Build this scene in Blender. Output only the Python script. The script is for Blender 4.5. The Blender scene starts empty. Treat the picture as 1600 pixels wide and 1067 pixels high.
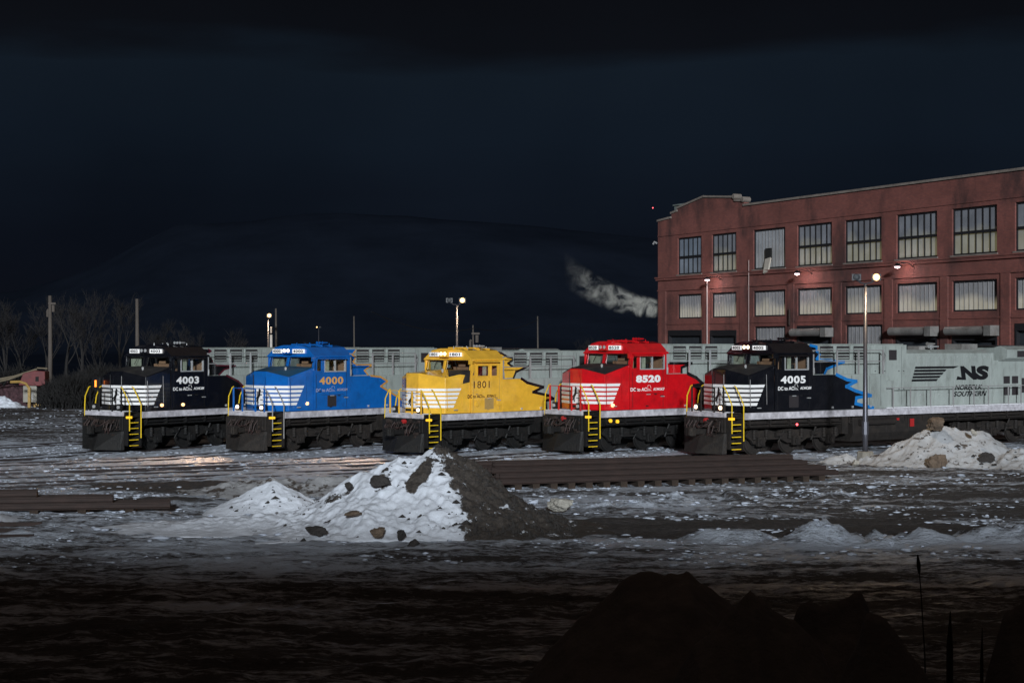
import bpy, bmesh, math, random
import numpy as np
from mathutils import Vector, Matrix
R = math.radians
random.seed(7)
SC = bpy.context.scene
COL = SC.collection

# ------------------------------------------------------------------ camera, world, sun, exposure
cam_d = bpy.data.cameras.new('camera')
cam = bpy.data.objects.new('camera', cam_d); COL.objects.link(cam)
cam.location = (0, 0, 4.6); cam.rotation_euler = (R(90), 0, 0)
cam_d.lens = 56.25; cam_d.sensor_width = 36; cam_d.shift_y = 4.5/1600
cam_d.clip_start = .2; cam_d.clip_end = 5000
SC.camera = cam
SC.view_settings.view_transform = 'Standard'; SC.view_settings.look = 'None'
SC.view_settings.exposure = 0; SC.view_settings.gamma = 1

W = bpy.data.worlds.new('World'); SC.world = W; W.use_nodes = True
nt = W.node_tree; nt.nodes.clear()
def wn(t, **k):
    n = nt.nodes.new(t)
    for a, b in k.items(): setattr(n, a, b)
    return n
out = wn('ShaderNodeOutputWorld'); bg = wn('ShaderNodeBackground')
tc = wn('ShaderNodeTexCoord'); sep = wn('ShaderNodeSeparateXYZ'); nt.links.new(tc.outputs['Generated'], sep.inputs[0])
mp = wn('ShaderNodeMapping'); mp.inputs['Scale'].default_value = (3, 3, 16); nt.links.new(tc.outputs['Generated'], mp.inputs[0])
no = wn('ShaderNodeTexNoise'); no.inputs['Scale'].default_value = 1.6; no.inputs['Detail'].default_value = 5; nt.links.new(mp.outputs[0], no.inputs[0])
ma = wn('ShaderNodeMath', operation='MULTIPLY_ADD'); ma.inputs[1].default_value = .05; ma.inputs[2].default_value = -.025
nt.links.new(no.outputs['Fac'], ma.inputs[0])
ad = wn('ShaderNodeMath', operation='ADD'); nt.links.new(ma.outputs[0], ad.inputs[0]); nt.links.new(sep.outputs['Z'], ad.inputs[1])
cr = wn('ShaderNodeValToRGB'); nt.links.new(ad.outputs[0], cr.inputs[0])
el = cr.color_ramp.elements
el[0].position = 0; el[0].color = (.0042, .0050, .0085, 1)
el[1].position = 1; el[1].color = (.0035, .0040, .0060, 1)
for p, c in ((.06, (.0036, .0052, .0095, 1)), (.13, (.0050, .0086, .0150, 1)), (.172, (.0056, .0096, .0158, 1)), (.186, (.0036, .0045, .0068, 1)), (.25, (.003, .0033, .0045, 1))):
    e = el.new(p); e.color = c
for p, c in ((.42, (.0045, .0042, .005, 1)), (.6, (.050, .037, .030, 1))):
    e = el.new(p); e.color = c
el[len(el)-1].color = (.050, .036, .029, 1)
n2 = wn('ShaderNodeTexNoise'); n2.inputs['Scale'].default_value = 5; n2.inputs['Detail'].default_value = 3; nt.links.new(tc.outputs['Generated'], n2.inputs[0])
mr = wn('ShaderNodeMapRange'); mr.inputs['From Min'].default_value = .3; mr.inputs['From Max'].default_value = .75; mr.inputs['To Min'].default_value = .86; mr.inputs['To Max'].default_value = 1.22
nt.links.new(n2.outputs['Fac'], mr.inputs[0])
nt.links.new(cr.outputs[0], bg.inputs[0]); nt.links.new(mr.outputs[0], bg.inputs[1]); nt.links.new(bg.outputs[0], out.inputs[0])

sun_d = bpy.data.lights.new('sun', 'SUN'); sun_d.energy = 3.25; sun_d.angle = R(4.0); sun_d.color = (.88, .95, 1.0)
sun = bpy.data.objects.new('sun', sun_d); COL.objects.link(sun)
SUNDIR = Vector((-.03, 1, -.222)).normalized()
sun.rotation_euler = SUNDIR.to_track_quat('-Z', 'Y').to_euler()

# ------------------------------------------------------------------ materials
MATS = {}
def mat(name, col, rough=.6, metal=0, noise=0, nscale=3, bump=0, bscale=30, emis=None, estr=0, coat=0, spec=.5, stretch=(1, 1, 1), dirt=None, dirtscale=.8, dirtamt=.5):
    m = bpy.data.materials.new(name); m.use_nodes = True; t = m.node_tree; b = t.nodes['Principled BSDF']
    b.inputs['Base Color'].default_value = (*col, 1); b.inputs['Roughness'].default_value = rough; b.inputs['Metallic'].default_value = metal
    b.inputs['Coat Weight'].default_value = coat; b.inputs['Specular IOR Level'].default_value = spec
    if emis: b.inputs['Emission Color'].default_value = (*emis, 1); b.inputs['Emission Strength'].default_value = estr
    tc = t.nodes.new('ShaderNodeTexCoord'); mp = t.nodes.new('ShaderNodeMapping'); mp.inputs['Scale'].default_value = stretch
    t.links.new(tc.outputs['Object'], mp.inputs[0])
    last = None
    if noise:
        n = t.nodes.new('ShaderNodeTexNoise'); n.inputs['Scale'].default_value = nscale; n.inputs['Detail'].default_value = 8; n.inputs['Roughness'].default_value = .65
        t.links.new(mp.outputs[0], n.inputs[0])
        mr = t.nodes.new('ShaderNodeMapRange'); mr.inputs['From Min'].default_value = .3; mr.inputs['From Max'].default_value = .7
        mr.inputs['To Min'].default_value = 1-noise; mr.inputs['To Max'].default_value = 1+noise; t.links.new(n.outputs['Fac'], mr.inputs[0])
        mx = t.nodes.new('ShaderNodeMix'); mx.data_type = 'RGBA'; mx.blend_type = 'MULTIPLY'; mx.inputs['Factor'].default_value = 1
        mx.inputs['A'].default_value = (*col, 1); t.links.new(mr.outputs[0], mx.inputs['B']); last = mx.outputs['Result']
    if dirt:
        n = t.nodes.new('ShaderNodeTexNoise'); n.inputs['Scale'].default_value = dirtscale; n.inputs['Detail'].default_value = 9; n.inputs['Roughness'].default_value = .7
        t.links.new(mp.outputs[0], n.inputs[0])
        mr = t.nodes.new('ShaderNodeMapRange'); mr.inputs['From Min'].default_value = .48; mr.inputs['From Max'].default_value = .75; mr.inputs['To Max'].default_value = dirtamt
        t.links.new(n.outputs['Fac'], mr.inputs[0])
        mx = t.nodes.new('ShaderNodeMix'); mx.data_type = 'RGBA'; t.links.new(mr.outputs[0], mx.inputs['Factor'])
        mx.inputs['A'].default_value = (*col, 1); mx.inputs['B'].default_value = (*dirt, 1)
        if last: t.links.new(last, mx.inputs['A'])
        last = mx.outputs['Result']
    if last: t.links.new(last, b.inputs['Base Color'])
    if bump:
        n = t.nodes.new('ShaderNodeTexNoise'); n.inputs['Scale'].default_value = bscale; n.inputs['Detail'].default_value = 6; t.links.new(mp.outputs[0], n.inputs[0])
        bp = t.nodes.new('ShaderNodeBump'); bp.inputs['Strength'].default_value = bump; bp.inputs['Distance'].default_value = .05
        t.links.new(n.outputs['Fac'], bp.inputs['Height']); t.links.new(bp.outputs[0], b.inputs['Normal'])
    MATS[name] = m; return m
def paint(name, col, **k):
    a = dict(rough=.24, coat=.6, noise=.14, nscale=1.7, dirt=(.07, .06, .05), dirtscale=2.2, dirtamt=.55, bump=.12, bscale=2.2); a.update(k)
    return mat(name, col, **a)
paint('paint_black', (.0045, .005, .008), dirt=(.018, .017, .02), dirtamt=.5)
paint('paint_blue', (.005, .125, .46), dirt=(.01, .06, .2))
paint('paint_yellow', (.88, .49, .045), dirt=(.5, .24, .03), dirtamt=.4)
paint('paint_red', (.66, .008, .014), dirt=(.25, .01, .015))
paint('paint_grey', (.34, .375, .355), dirt=(.15, .155, .14), dirtamt=.7, rough=.45, nscale=.9, stretch=(1, 1, .35), dirtscale=3)
paint('paint_grey_dark', (.2, .22, .21), dirt=(.1, .1, .09))
paint('flame_gold', (.62, .3, .06)); paint('flame_maroon', (.09, .008, .02)); paint('flame_black', (.01, .009, .012)); paint('flame_blue', (.01, .19, .55))
paint('nose_black', (.014, .014, .016), rough=.6, coat=0); paint('nose_blue', (.006, .06, .12), rough=.6, coat=0)
mat('white_paint', (.93, .92, .92), .4, noise=.05, dirt=(.5, .47, .46), dirtamt=.25, dirtscale=3)
mat('number_gold', (.75, .38, .1), .4); mat('number_brown', (.06, .012, .01), .5); mat('number_pale', (.32, .33, .45), .5)
mat('sill_paint', (.52, .50, .54), .55, noise=.3, nscale=4, dirt=(.12, .1, .11), dirtamt=.7, dirtscale=2.5)
mat('sill_snow', (.8, .8, .84), .7, noise=.15, nscale=5)
mat('underframe', (.006, .0055, .0055), .65, noise=.5, nscale=4, dirt=(.016, .013, .011), dirtscale=3, dirtamt=.8, bump=.5, bscale=14)
mat('underframe_brown', (.014, .0105, .009), .75, noise=.5, nscale=4, dirt=(.034, .025, .019), dirtscale=3, dirtamt=.85, bump=.5, bscale=14)
mat('steel_dark', (.03, .03, .033), .45, .6, noise=.4, nscale=8)
mat('alu', (.62, .63, .64), .35, .5, noise=.1)
mat('rail_yellow', (.82, .55, .02), .45, noise=.1)
mat('handrail_grey', (.28, .27, .27), .5, noise=.2)
mat('louver_dark', (.03, .025, .028), .6)
mat('grille_tan', (.42, .27, .09), .6, noise=.25, nscale=20, stretch=(6, 6, 1))
mat('cab_tan', (.5, .27, .16), .7, noise=.2); mat('cab_dark', (.03, .03, .032), .7); mat('cab_curtain', (.5, .5, .38), .8, noise=.3, nscale=4)
mat('hose', (.04, .02, .018), .6); mat('rigging', (.045, .032, .028), .6, .3, noise=.8, nscale=2.5); mat('red_part', (.4, .02, .02), .5); mat('amber_lens', (.8, .4, .02), .3, emis=(1, .55, .03), estr=.9)
mat('lamp_warm', (1, .8, .5), .3, emis=(1, .52, .15), estr=4); mat('lamp_head', (1, .9, .8), .3, emis=(1, .68, .42), estr=4)
mat('lamp_dim', (1, .7, .4), .3, emis=(1, .5, .2), estr=2.2); mat('lamp_pink', (1, .8, .85), .3, emis=(1, .72, .78), estr=5)
mat('lamp_ditch_off', (.7, .7, .7), .15, .5); mat('lamp_red', (1, .05, .05), .3, emis=(1, .1, .12), estr=4); mat('lamp_far', (1, .7, .4), .3, emis=(1, .5, .25), estr=1.2)
mat('lamp_orange', (1, .3, .05), .3, emis=(1, .2, .02), estr=2.5)
mat('board_lit', (.9, .9, .9), .4, emis=(1, .95, .93), estr=.3); mat('board_text', (.008, .008, .01), .5)
mat('concrete', (.22, .2, .17), .85, noise=.3, nscale=5, bump=.3)
mat('concrete_pale', (.36, .34, .3), .85, noise=.3, nscale=4, dirt=(.12, .1, .08), dirtscale=3)
mat('timber', (.035, .022, .015), .9, noise=.4, nscale=6, bump=.4)
mat('rust_rail', (.027, .014, .011), .75, .1, noise=.45, nscale=5, stretch=(.4, 3, 3), bump=.2, dirt=(.03, .016, .012), dirtscale=2)
mat('track_rail', (.05, .04, .04), .45, .5, noise=.4, nscale=6)
mat('pole_wood', (.085, .07, .06), .85, noise=.3, nscale=3, stretch=(8, 8, .5)); mat('pole_steel', (.1, .1, .12), .42, .6, noise=.15)
mat('bark', (.014, .012, .012), .9, noise=.3); mat('twig', (.0115, .010, .011), .9); mat('bush_twig', (.011, .010, .010), .9)
mat('hill_wood', (.0095, .0133, .0225), 1, noise=.25, nscale=.02, spec=0)
mat('rock', (.12, .085, .06), .9, noise=.5, nscale=3, bump=.6, bscale=8); mat('rock_dark', (.03, .026, .024), .9, noise=.4, bump=.6, bscale=9)
mat('machine_red', (.12, .014, .016), .6, noise=.3, dirt=(.06, .02, .02)); mat('boom_tan', (.15, .12, .08), .7, noise=.2); mat('machine_white', (.27, .25, .21), .7, noise=.15)
mat('machine_yellow', (.33, .2, .05), .6, noise=.2); mat('scrap', (.055, .025, .03), .9, noise=.7, nscale=4, bump=.8, bscale=6)
mat('win_frame', (.012, .012, .015), .6); mat('door_dark', (.03, .035, .042), .6, noise=.2); mat('shadow_inside', (.01, .01, .01), .9)
mat('roller', (.27, .26, .25), .5, .3, noise=.35, nscale=1.2, dirt=(.1, .07, .05), dirtscale=1.5); mat('cap_stone', (.2, .17, .15), .9, noise=.35, nscale=1.5)
mat('roof_block', (.16, .19, .18), .9, noise=.35, nscale=2); mat('pipe_pink', (.5, .38, .36), .6); mat('rag', (.42, .38, .33), .9, noise=.2)
mat('stake', (.012, .009, .008), .9)
mat('roof_tar', (.03, .03, .03), .9)

def glass_mat():
    m = bpy.data.materials.new('cab_glass'); m.use_nodes = True; t = m.node_tree; t.nodes.clear()
    o = t.nodes.new('ShaderNodeOutputMaterial'); mx = t.nodes.new('ShaderNodeMixShader'); tr = t.nodes.new('ShaderNodeBsdfTransparent'); g = t.nodes.new('ShaderNodeBsdfGlossy')
    tr.inputs[0].default_value = (.75, .8, .8, 1); g.inputs['Roughness'].default_value = .05; mx.inputs[0].default_value = .16
    t.links.new(tr.outputs[0], mx.inputs[1]); t.links.new(g.outputs[0], mx.inputs[2]); t.links.new(mx.outputs[0], o.inputs[0]); MATS['cab_glass'] = m
glass_mat()

def N(t, kind, **k):
    n = t.nodes.new(kind)
    for a, b in k.items():
        if a in n.inputs: n.inputs[a].default_value = b
        else: setattr(n, a, b)
    return n
def brick_mat():
    m = bpy.data.materials.new('brick'); m.use_nodes = True; t = m.node_tree; b = t.nodes['Principled BSDF']; L = t.links.new
    tc = N(t, 'ShaderNodeTexCoord'); mp = N(t, 'ShaderNodeMapping'); mp.inputs['Rotation'].default_value = (R(90), 0, 0); L(tc.outputs['Object'], mp.inputs[0])
    sp = N(t, 'ShaderNodeSeparateXYZ'); L(tc.outputs['Object'], sp.inputs[0])
    cb = N(t, 'ShaderNodeCombineXYZ'); L(sp.outputs['X'], cb.inputs[0]); L(sp.outputs['Z'], cb.inputs[1])
    br = N(t, 'ShaderNodeTexBrick'); L(cb.outputs[0], br.inputs['Vector'])
    for k, v in (('Scale', 1), ('Brick Width', .24), ('Row Height', .085), ('Mortar Size', .008), ('Bias', 0)): br.inputs[k].default_value = v
    br.inputs['Color1'].default_value = (.235, .075, .06, 1); br.inputs['Color2'].default_value = (.18, .058, .05, 1); br.inputs['Mortar'].default_value = (.15, .075, .065, 1)
    # large patches and soot running down
    n1 = N(t, 'ShaderNodeTexNoise', Scale=.35, Detail=7, Roughness=.65); L(tc.outputs['Object'], n1.inputs[0])
    m1 = N(t, 'ShaderNodeMapping'); m1.inputs['Scale'].default_value = (.5, .5, .22); L(tc.outputs['Object'], m1.inputs[0])
    n2 = N(t, 'ShaderNodeTexNoise', Scale=.75, Detail=7, Roughness=.62); L(m1.outputs[0], n2.inputs[0])
    r1 = N(t, 'ShaderNodeMapRange'); r1.inputs['From Min'].default_value = .35; r1.inputs['From Max'].default_value = .7; r1.inputs['To Min'].default_value = 1.2; r1.inputs['To Max'].default_value = .72; L(n1.outputs['Fac'], r1.inputs[0])
    r2 = N(t, 'ShaderNodeMapRange'); r2.inputs['From Min'].default_value = .5; r2.inputs['From Max'].default_value = .64; r2.inputs['To Max'].default_value = .85; L(n2.outputs['Fac'], r2.inputs[0])
    mx = N(t, 'ShaderNodeMix', data_type='RGBA', blend_type='MULTIPLY'); mx.inputs['Factor'].default_value = 1; L(br.outputs['Color'], mx.inputs['A']); L(r1.outputs[0], mx.inputs['B'])
    m2 = N(t, 'ShaderNodeMix', data_type='RGBA'); L(r2.outputs[0], m2.inputs['Factor']); L(mx.outputs['Result'], m2.inputs['A']); m2.inputs['B'].default_value = (.05, .025, .025, 1)
    L(m2.outputs['Result'], b.inputs['Base Color']); b.inputs['Roughness'].default_value = .85
    bp = N(t, 'ShaderNodeBump', Strength=.3, Distance=.01); L(br.outputs['Fac'], bp.inputs['Height']); bp.invert = True; L(bp.outputs[0], b.inputs['Normal'])
    MATS['brick'] = m
brick_mat()
def pane_mat(name, base, low, lowstr):
    # corrugated translucent sheeting, faint light from inside behind the lower part
    m = bpy.data.materials.new(name); m.use_nodes = True; t = m.node_tree; b = t.nodes['Principled BSDF']; L = t.links.new
    tc = N(t, 'ShaderNodeTexCoord'); n = N(t, 'ShaderNodeTexNoise', Scale=.8, Detail=4); L(tc.outputs['Object'], n.inputs[0])
    mr = N(t, 'ShaderNodeMapRange'); mr.inputs['From Min'].default_value = .3; mr.inputs['From Max'].default_value = .7; mr.inputs['To Min'].default_value = .72; mr.inputs['To Max'].default_value = 1.2; L(n.outputs['Fac'], mr.inputs[0])
    mx = N(t, 'ShaderNodeMix', data_type='RGBA', blend_type='MULTIPLY'); mx.inputs['Factor'].default_value = 1; mx.inputs['A'].default_value = (*base, 1); L(mr.outputs[0], mx.inputs['B']); L(mx.outputs['Result'], b.inputs['Base Color'])
    b.inputs['Roughness'].default_value = .4
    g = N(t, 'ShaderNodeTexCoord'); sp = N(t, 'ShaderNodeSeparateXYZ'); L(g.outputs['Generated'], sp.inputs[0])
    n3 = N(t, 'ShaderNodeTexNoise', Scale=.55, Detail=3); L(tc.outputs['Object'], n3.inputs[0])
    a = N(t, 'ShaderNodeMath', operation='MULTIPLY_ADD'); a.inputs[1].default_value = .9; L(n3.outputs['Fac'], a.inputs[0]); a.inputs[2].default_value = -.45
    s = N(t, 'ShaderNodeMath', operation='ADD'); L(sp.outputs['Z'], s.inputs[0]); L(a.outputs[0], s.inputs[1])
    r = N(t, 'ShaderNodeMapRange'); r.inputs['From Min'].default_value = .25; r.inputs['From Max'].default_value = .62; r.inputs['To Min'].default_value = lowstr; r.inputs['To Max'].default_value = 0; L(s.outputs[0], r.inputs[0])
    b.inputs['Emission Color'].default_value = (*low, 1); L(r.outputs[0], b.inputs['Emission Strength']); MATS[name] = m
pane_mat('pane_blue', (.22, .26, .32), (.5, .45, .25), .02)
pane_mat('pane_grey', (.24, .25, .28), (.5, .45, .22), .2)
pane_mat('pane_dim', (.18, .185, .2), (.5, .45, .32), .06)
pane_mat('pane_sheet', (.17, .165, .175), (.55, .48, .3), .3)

def snow_mat(name, snow=(.72, .76, .84), dirt=(.06, .05, .045), thr=.5, scale=2.2, attr='dirt', width=.05):
    m = bpy.data.materials.new(name); m.use_nodes = True; t = m.node_tree; b = t.nodes['Principled BSDF']; L = t.links.new
    tc = N(t, 'ShaderNodeTexCoord')
    n = N(t, 'ShaderNodeTexNoise', Scale=scale, Detail=9, Roughness=.7); L(tc.outputs['Object'], n.inputs[0])
    at = N(t, 'ShaderNodeAttribute', attribute_name=attr)
    s = N(t, 'ShaderNodeMath', operation='ADD'); L(n.outputs['Fac'], s.inputs[0]); L(at.outputs['Fac'], s.inputs[1])
    r = N(t, 'ShaderNodeMapRange'); r.inputs['From Min'].default_value = thr+.12; r.inputs['From Max'].default_value = thr+.12+width; L(s.outputs[0], r.inputs[0])
    n2 = N(t, 'ShaderNodeTexNoise', Scale=14, Detail=6, Roughness=.8); L(tc.outputs['Object'], n2.inputs[0])
    cr = N(t, 'ShaderNodeValToRGB'); L(n2.outputs['Fac'], cr.inputs[0]); e = cr.color_ramp.elements
    e[0].position = .35; e[0].color = (dirt[0]*.45, dirt[1]*.45, dirt[2]*.45, 1); e[1].position = .72; e[1].color = (dirt[0]*2.4, dirt[1]*2.3, dirt[2]*2.2, 1)
    ns = N(t, 'ShaderNodeTexNoise', Scale=1.5, Detail=5); L(tc.outputs['Object'], ns.inputs[0])
    mr = N(t, 'ShaderNodeMapRange'); mr.inputs['From Min'].default_value = .3; mr.inputs['From Max'].default_value = .7; mr.inputs['To Min'].default_value = .82; mr.inputs['To Max'].default_value = 1.08; L(ns.outputs['Fac'], mr.inputs[0])
    sm = N(t, 'ShaderNodeMix', data_type='RGBA', blend_type='MULTIPLY'); sm.inputs['Factor'].default_value = 1; sm.inputs['A'].default_value = (*snow, 1); L(mr.outputs[0], sm.inputs['B'])
    mx = N(t, 'ShaderNodeMix', data_type='RGBA'); L(r.outputs[0], mx.inputs['Factor']); L(sm.outputs['Result'], mx.inputs['A']); L(cr.outputs[0], mx.inputs['B'])
    L(mx.outputs['Result'], b.inputs['Base Color']); b.inputs['Roughness'].default_value = .8
    nb = N(t, 'ShaderNodeTexNoise', Scale=9, Detail=8, Roughness=.65); L(tc.outputs['Object'], nb.inputs[0])
    bp = N(t, 'ShaderNodeBump', Strength=.55, Distance=.06); L(nb.outputs['Fac'], bp.inputs['Height']); L(bp.outputs[0], b.inputs['Normal'])
    MATS[name] = m
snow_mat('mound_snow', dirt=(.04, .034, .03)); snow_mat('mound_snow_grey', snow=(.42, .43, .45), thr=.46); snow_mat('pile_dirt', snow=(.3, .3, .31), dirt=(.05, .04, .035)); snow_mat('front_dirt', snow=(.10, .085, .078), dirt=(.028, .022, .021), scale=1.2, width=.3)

def ground_mat():
    m = bpy.data.materials.new('yard_ground'); m.use_nodes = True; t = m.node_tree; b = t.nodes['Principled BSDF']; L = t.links.new
    tc = N(t, 'ShaderNodeTexCoord'); mp = N(t, 'ShaderNodeMapping'); mp.inputs['Rotation'].default_value = (0, 0, R(-27)); mp.inputs['Scale'].default_value = (.22, 1, 1); L(tc.outputs['Object'], mp.inputs[0])
    n1 = N(t, 'ShaderNodeTexNoise', Scale=.85, Detail=9, Roughness=.7); L(mp.outputs[0], n1.inputs[0])
    m3 = N(t, 'ShaderNodeMapping'); m3.inputs['Scale'].default_value = (.5, 1, 1); L(tc.outputs['Object'], m3.inputs[0])
    n3 = N(t, 'ShaderNodeTexNoise', Scale=5.5, Detail=8, Roughness=.75); L(m3.outputs[0], n3.inputs[0])
    av = N(t, 'ShaderNodeMix', data_type='FLOAT'); av.inputs['Factor'].default_value = .45; L(n1.outputs['Fac'], av.inputs['A']); L(n3.outputs['Fac'], av.inputs['B'])
    at = N(t, 'ShaderNodeAttribute', attribute_name='mud')
    s = N(t, 'ShaderNodeMath', operation='ADD'); L(av.outputs['Result'], s.inputs[0]); L(at.outputs['Fac'], s.inputs[1])
    r = N(t, 'ShaderNodeMapRange'); r.inputs['From Min'].default_value = .45; r.inputs['From Max'].default_value = .54; L(s.outputs[0], r.inputs[0])
    n2 = N(t, 'ShaderNodeTexNoise', Scale=7, Detail=7, Roughness=.8); L(tc.outputs['Object'], n2.inputs[0])
    cr = N(t, 'ShaderNodeValToRGB'); L(n2.outputs['Fac'], cr.inputs[0]); e = cr.color_ramp.elements
    e[0].position = .3; e[0].color = (.012, .011, .012, 1); e[1].position = .78; e[1].color = (.10, .085, .08, 1)
    mx = N(t, 'ShaderNodeMix', data_type='RGBA'); L(r.outputs[0], mx.inputs['Factor']); mx.inputs['A'].default_value = (.56, .61, .70, 1); L(cr.outputs[0], mx.inputs['B'])
    L(mx.outputs['Result'], b.inputs['Base Color'])
    rr = N(t, 'ShaderNodeMapRange'); rr.inputs['To Min'].default_value = .38; rr.inputs['To Max'].default_value = .85; L(r.outputs[0], rr.inputs[0]); L(rr.outputs[0], b.inputs['Roughness'])
    nb = N(t, 'ShaderNodeTexNoise', Scale=4, Detail=10, Roughness=.75); L(m3.outputs[0], nb.inputs[0])
    bp = N(t, 'ShaderNodeBump', Strength=1, Distance=.2); L(nb.outputs['Fac'], bp.inputs['Height']); L(bp.outputs[0], b.inputs['Normal'])
    MATS['yard_ground'] = m
ground_mat()

# ------------------------------------------------------------------ helpers
def tag(o, label=None, cat=None, group=None, kind=None):
    if label: o['label'] = label
    if cat: o['category'] = cat
    if group: o['group'] = group
    if kind: o['kind'] = kind
    return o
def empty(name, loc=(0, 0, 0), rz=0, label=None, cat=None, group=None):
    o = bpy.data.objects.new(name, None); COL.objects.link(o); o.location = loc; o.rotation_euler = (0, 0, rz); o.empty_display_size = .3
    return tag(o, label, cat, group)
def copy_tree(o, parent=None):
    c = o.copy(); COL.objects.link(c); c.parent = parent
    for ch in list(o.children): copy_tree(ch, c)
    return c
class MB:
    def __init__(s): s.v = []; s.f = []
    def add(s, vs, fs):
        b = len(s.v); s.v += [tuple(x) for x in vs]; s.f += [tuple(b+i for i in f) for f in fs]; return s
    def box(s, x0, x1, y0, y1, z0, z1):
        return s.add([(x, y, z) for z in (z0, z1) for x, y in ((x0, y0), (x1, y0), (x1, y1), (x0, y1))], [(3, 2, 1, 0), (4, 5, 6, 7), (0, 1, 5, 4), (1, 2, 6, 5), (2, 3, 7, 6), (3, 0, 4, 7)])
    def loft(s, A, B):
        n = len(A); return s.add(list(A)+list(B), [tuple(range(n))[::-1], tuple(range(n, 2*n))]+[(i, (i+1) % n, n+(i+1) % n, n+i) for i in range(n)])
    def prism(s, pts, axis, a, b):     # 2-D polygon extruded along an axis; pts in the two other axes in order
        def P(p, t): return {'x': (t, p[0], p[1]), 'y': (p[0], t, p[1]), 'z': (p[0], p[1], t)}[axis]
        return s.loft([P(p, a) for p in pts], [P(p, b) for p in pts])
    def tube(s, pts, r, n=6, caps=True):
        pts = [Vector(p) for p in pts]; rs = r if isinstance(r, (list, tuple)) else [r]*len(pts); base = len(s.v); up = Vector((0, 0, 1)); pa = None
        for i, p in enumerate(pts):
            d = (pts[min(i+1, len(pts)-1)]-pts[max(i-1, 0)]).normalized()
            if pa is None: pa = d.cross(up) if abs(d.z) < .95 else d.cross(Vector((0, 1, 0)))
            pa = (pa-d*pa.dot(d)).normalized(); q = d.cross(pa)
            for k in range(n):
                a = 2*math.pi*k/n; s.v.append(tuple(p+(pa*math.cos(a)+q*math.sin(a))*rs[i]))
        for i in range(len(pts)-1):
            for k in range(n): s.f.append((base+i*n+k, base+i*n+(k+1) % n, base+(i+1)*n+(k+1) % n, base+(i+1)*n+k))
        if caps: s.f.append(tuple(base+k for k in range(n))[::-1]); s.f.append(tuple(base+(len(pts)-1)*n+k for k in range(n)))
        return s
    def cyl(s, c, axis, r, l, n=16):
        d = Vector({'x': (1, 0, 0), 'y': (0, 1, 0), 'z': (0, 0, 1)}[axis])*l/2; c = Vector(c); return s.tube([c-d, c+d], r, n)
    def lathe(s, c, axis, prof, n=20):   # prof: (offset along axis, radius)
        c = Vector(c); d = Vector({'x': (1, 0, 0), 'y': (0, 1, 0), 'z': (0, 0, 1)}[axis]); return s.tube_raw([c+d*o for o, r in prof], [r for o, r in prof], d, n)
    def tube_raw(s, cs, rs, d, n):
        a = d.cross(Vector((.3, .5, .8))).normalized(); q = d.cross(a); base = len(s.v)
        for c, r in zip(cs, rs):
            for k in range(n): t = 2*math.pi*k/n; s.v.append(tuple(c+(a*math.cos(t)+q*math.sin(t))*r))
        for i in range(len(cs)-1):
            for k in range(n): s.f.append((base+i*n+k, base+i*n+(k+1) % n, base+(i+1)*n+(k+1) % n, base+(i+1)*n+k))
        s.f.append(tuple(base+k for k in range(n))[::-1]); s.f.append(tuple(base+(len(cs)-1)*n+k for k in range(n))); return s
    def panel(s, P, U, Wv, Nn, lu, lw, holes, th):
        P = Vector(P); U = Vector(U).normalized(); Wv = Vector(Wv).normalized(); Nn = Vector(Nn).normalized()
        us = sorted({0, lu, *[h[0] for h in holes], *[h[1] for h in holes]}); ws = sorted({0, lw, *[h[2] for h in holes], *[h[3] for h in holes]})
        def Q(u, w, d): return P+U*u+Wv*w-Nn*d
        def solid(i, j):
            if i < 0 or j < 0 or i >= len(us)-1 or j >= len(ws)-1: return False
            cu, cw = (us[i]+us[i+1])/2, (ws[j]+ws[j+1])/2
            return not any(h[0] < cu < h[1] and h[2] < cw < h[3] for h in holes)
        for i in range(len(us)-1):
            for j in range(len(ws)-1):
                if not solid(i, j): continue
                a, b, c, d = us[i], us[i+1], ws[j], ws[j+1]
                s.add([Q(a, c, 0), Q(b, c, 0), Q(b, d, 0), Q(a, d, 0)], [(0, 1, 2, 3)]); s.add([Q(a, c, th), Q(b, c, th), Q(b, d, th), Q(a, d, th)], [(3, 2, 1, 0)])
                for (ii, jj, e) in ((i-1, j, (a, c, a, d)), (i+1, j, (b, d, b, c)), (i, j-1, (b, c, a, c)), (i, j+1, (a, d, b, d))):
                    if not solid(ii, jj): s.add([Q(e[0], e[1], 0), Q(e[2], e[3], 0), Q(e[2], e[3], th), Q(e[0], e[1], th)], [(0, 1, 2, 3)])
        return s
    def build(s, name, m, parent=None, bevel=0, smooth=False, merge=False, recalc=True):
        me = bpy.data.meshes.new(name); me.from_pydata(s.v, [], s.f)
        if recalc or merge:
            bm = bmesh.new(); bm.from_mesh(me)
            if merge: bmesh.ops.remove_doubles(bm, verts=bm.verts, dist=1e-4)
            bmesh.ops.recalc_face_normals(bm, faces=bm.faces); bm.to_mesh(me); bm.free()
        me.materials.append(MATS[m])
        if smooth: me.polygons.foreach_set('use_smooth', [True]*len(me.polygons))
        o = bpy.data.objects.new(name, me); COL.objects.link(o); o.parent = parent
        if bevel:
            bv = o.modifiers.new('bevel', 'BEVEL'); bv.width = bevel; bv.segments = 2; bv.limit_method = 'ANGLE'; bv.angle_limit = R(25)
        return o
_tc = {}
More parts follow.
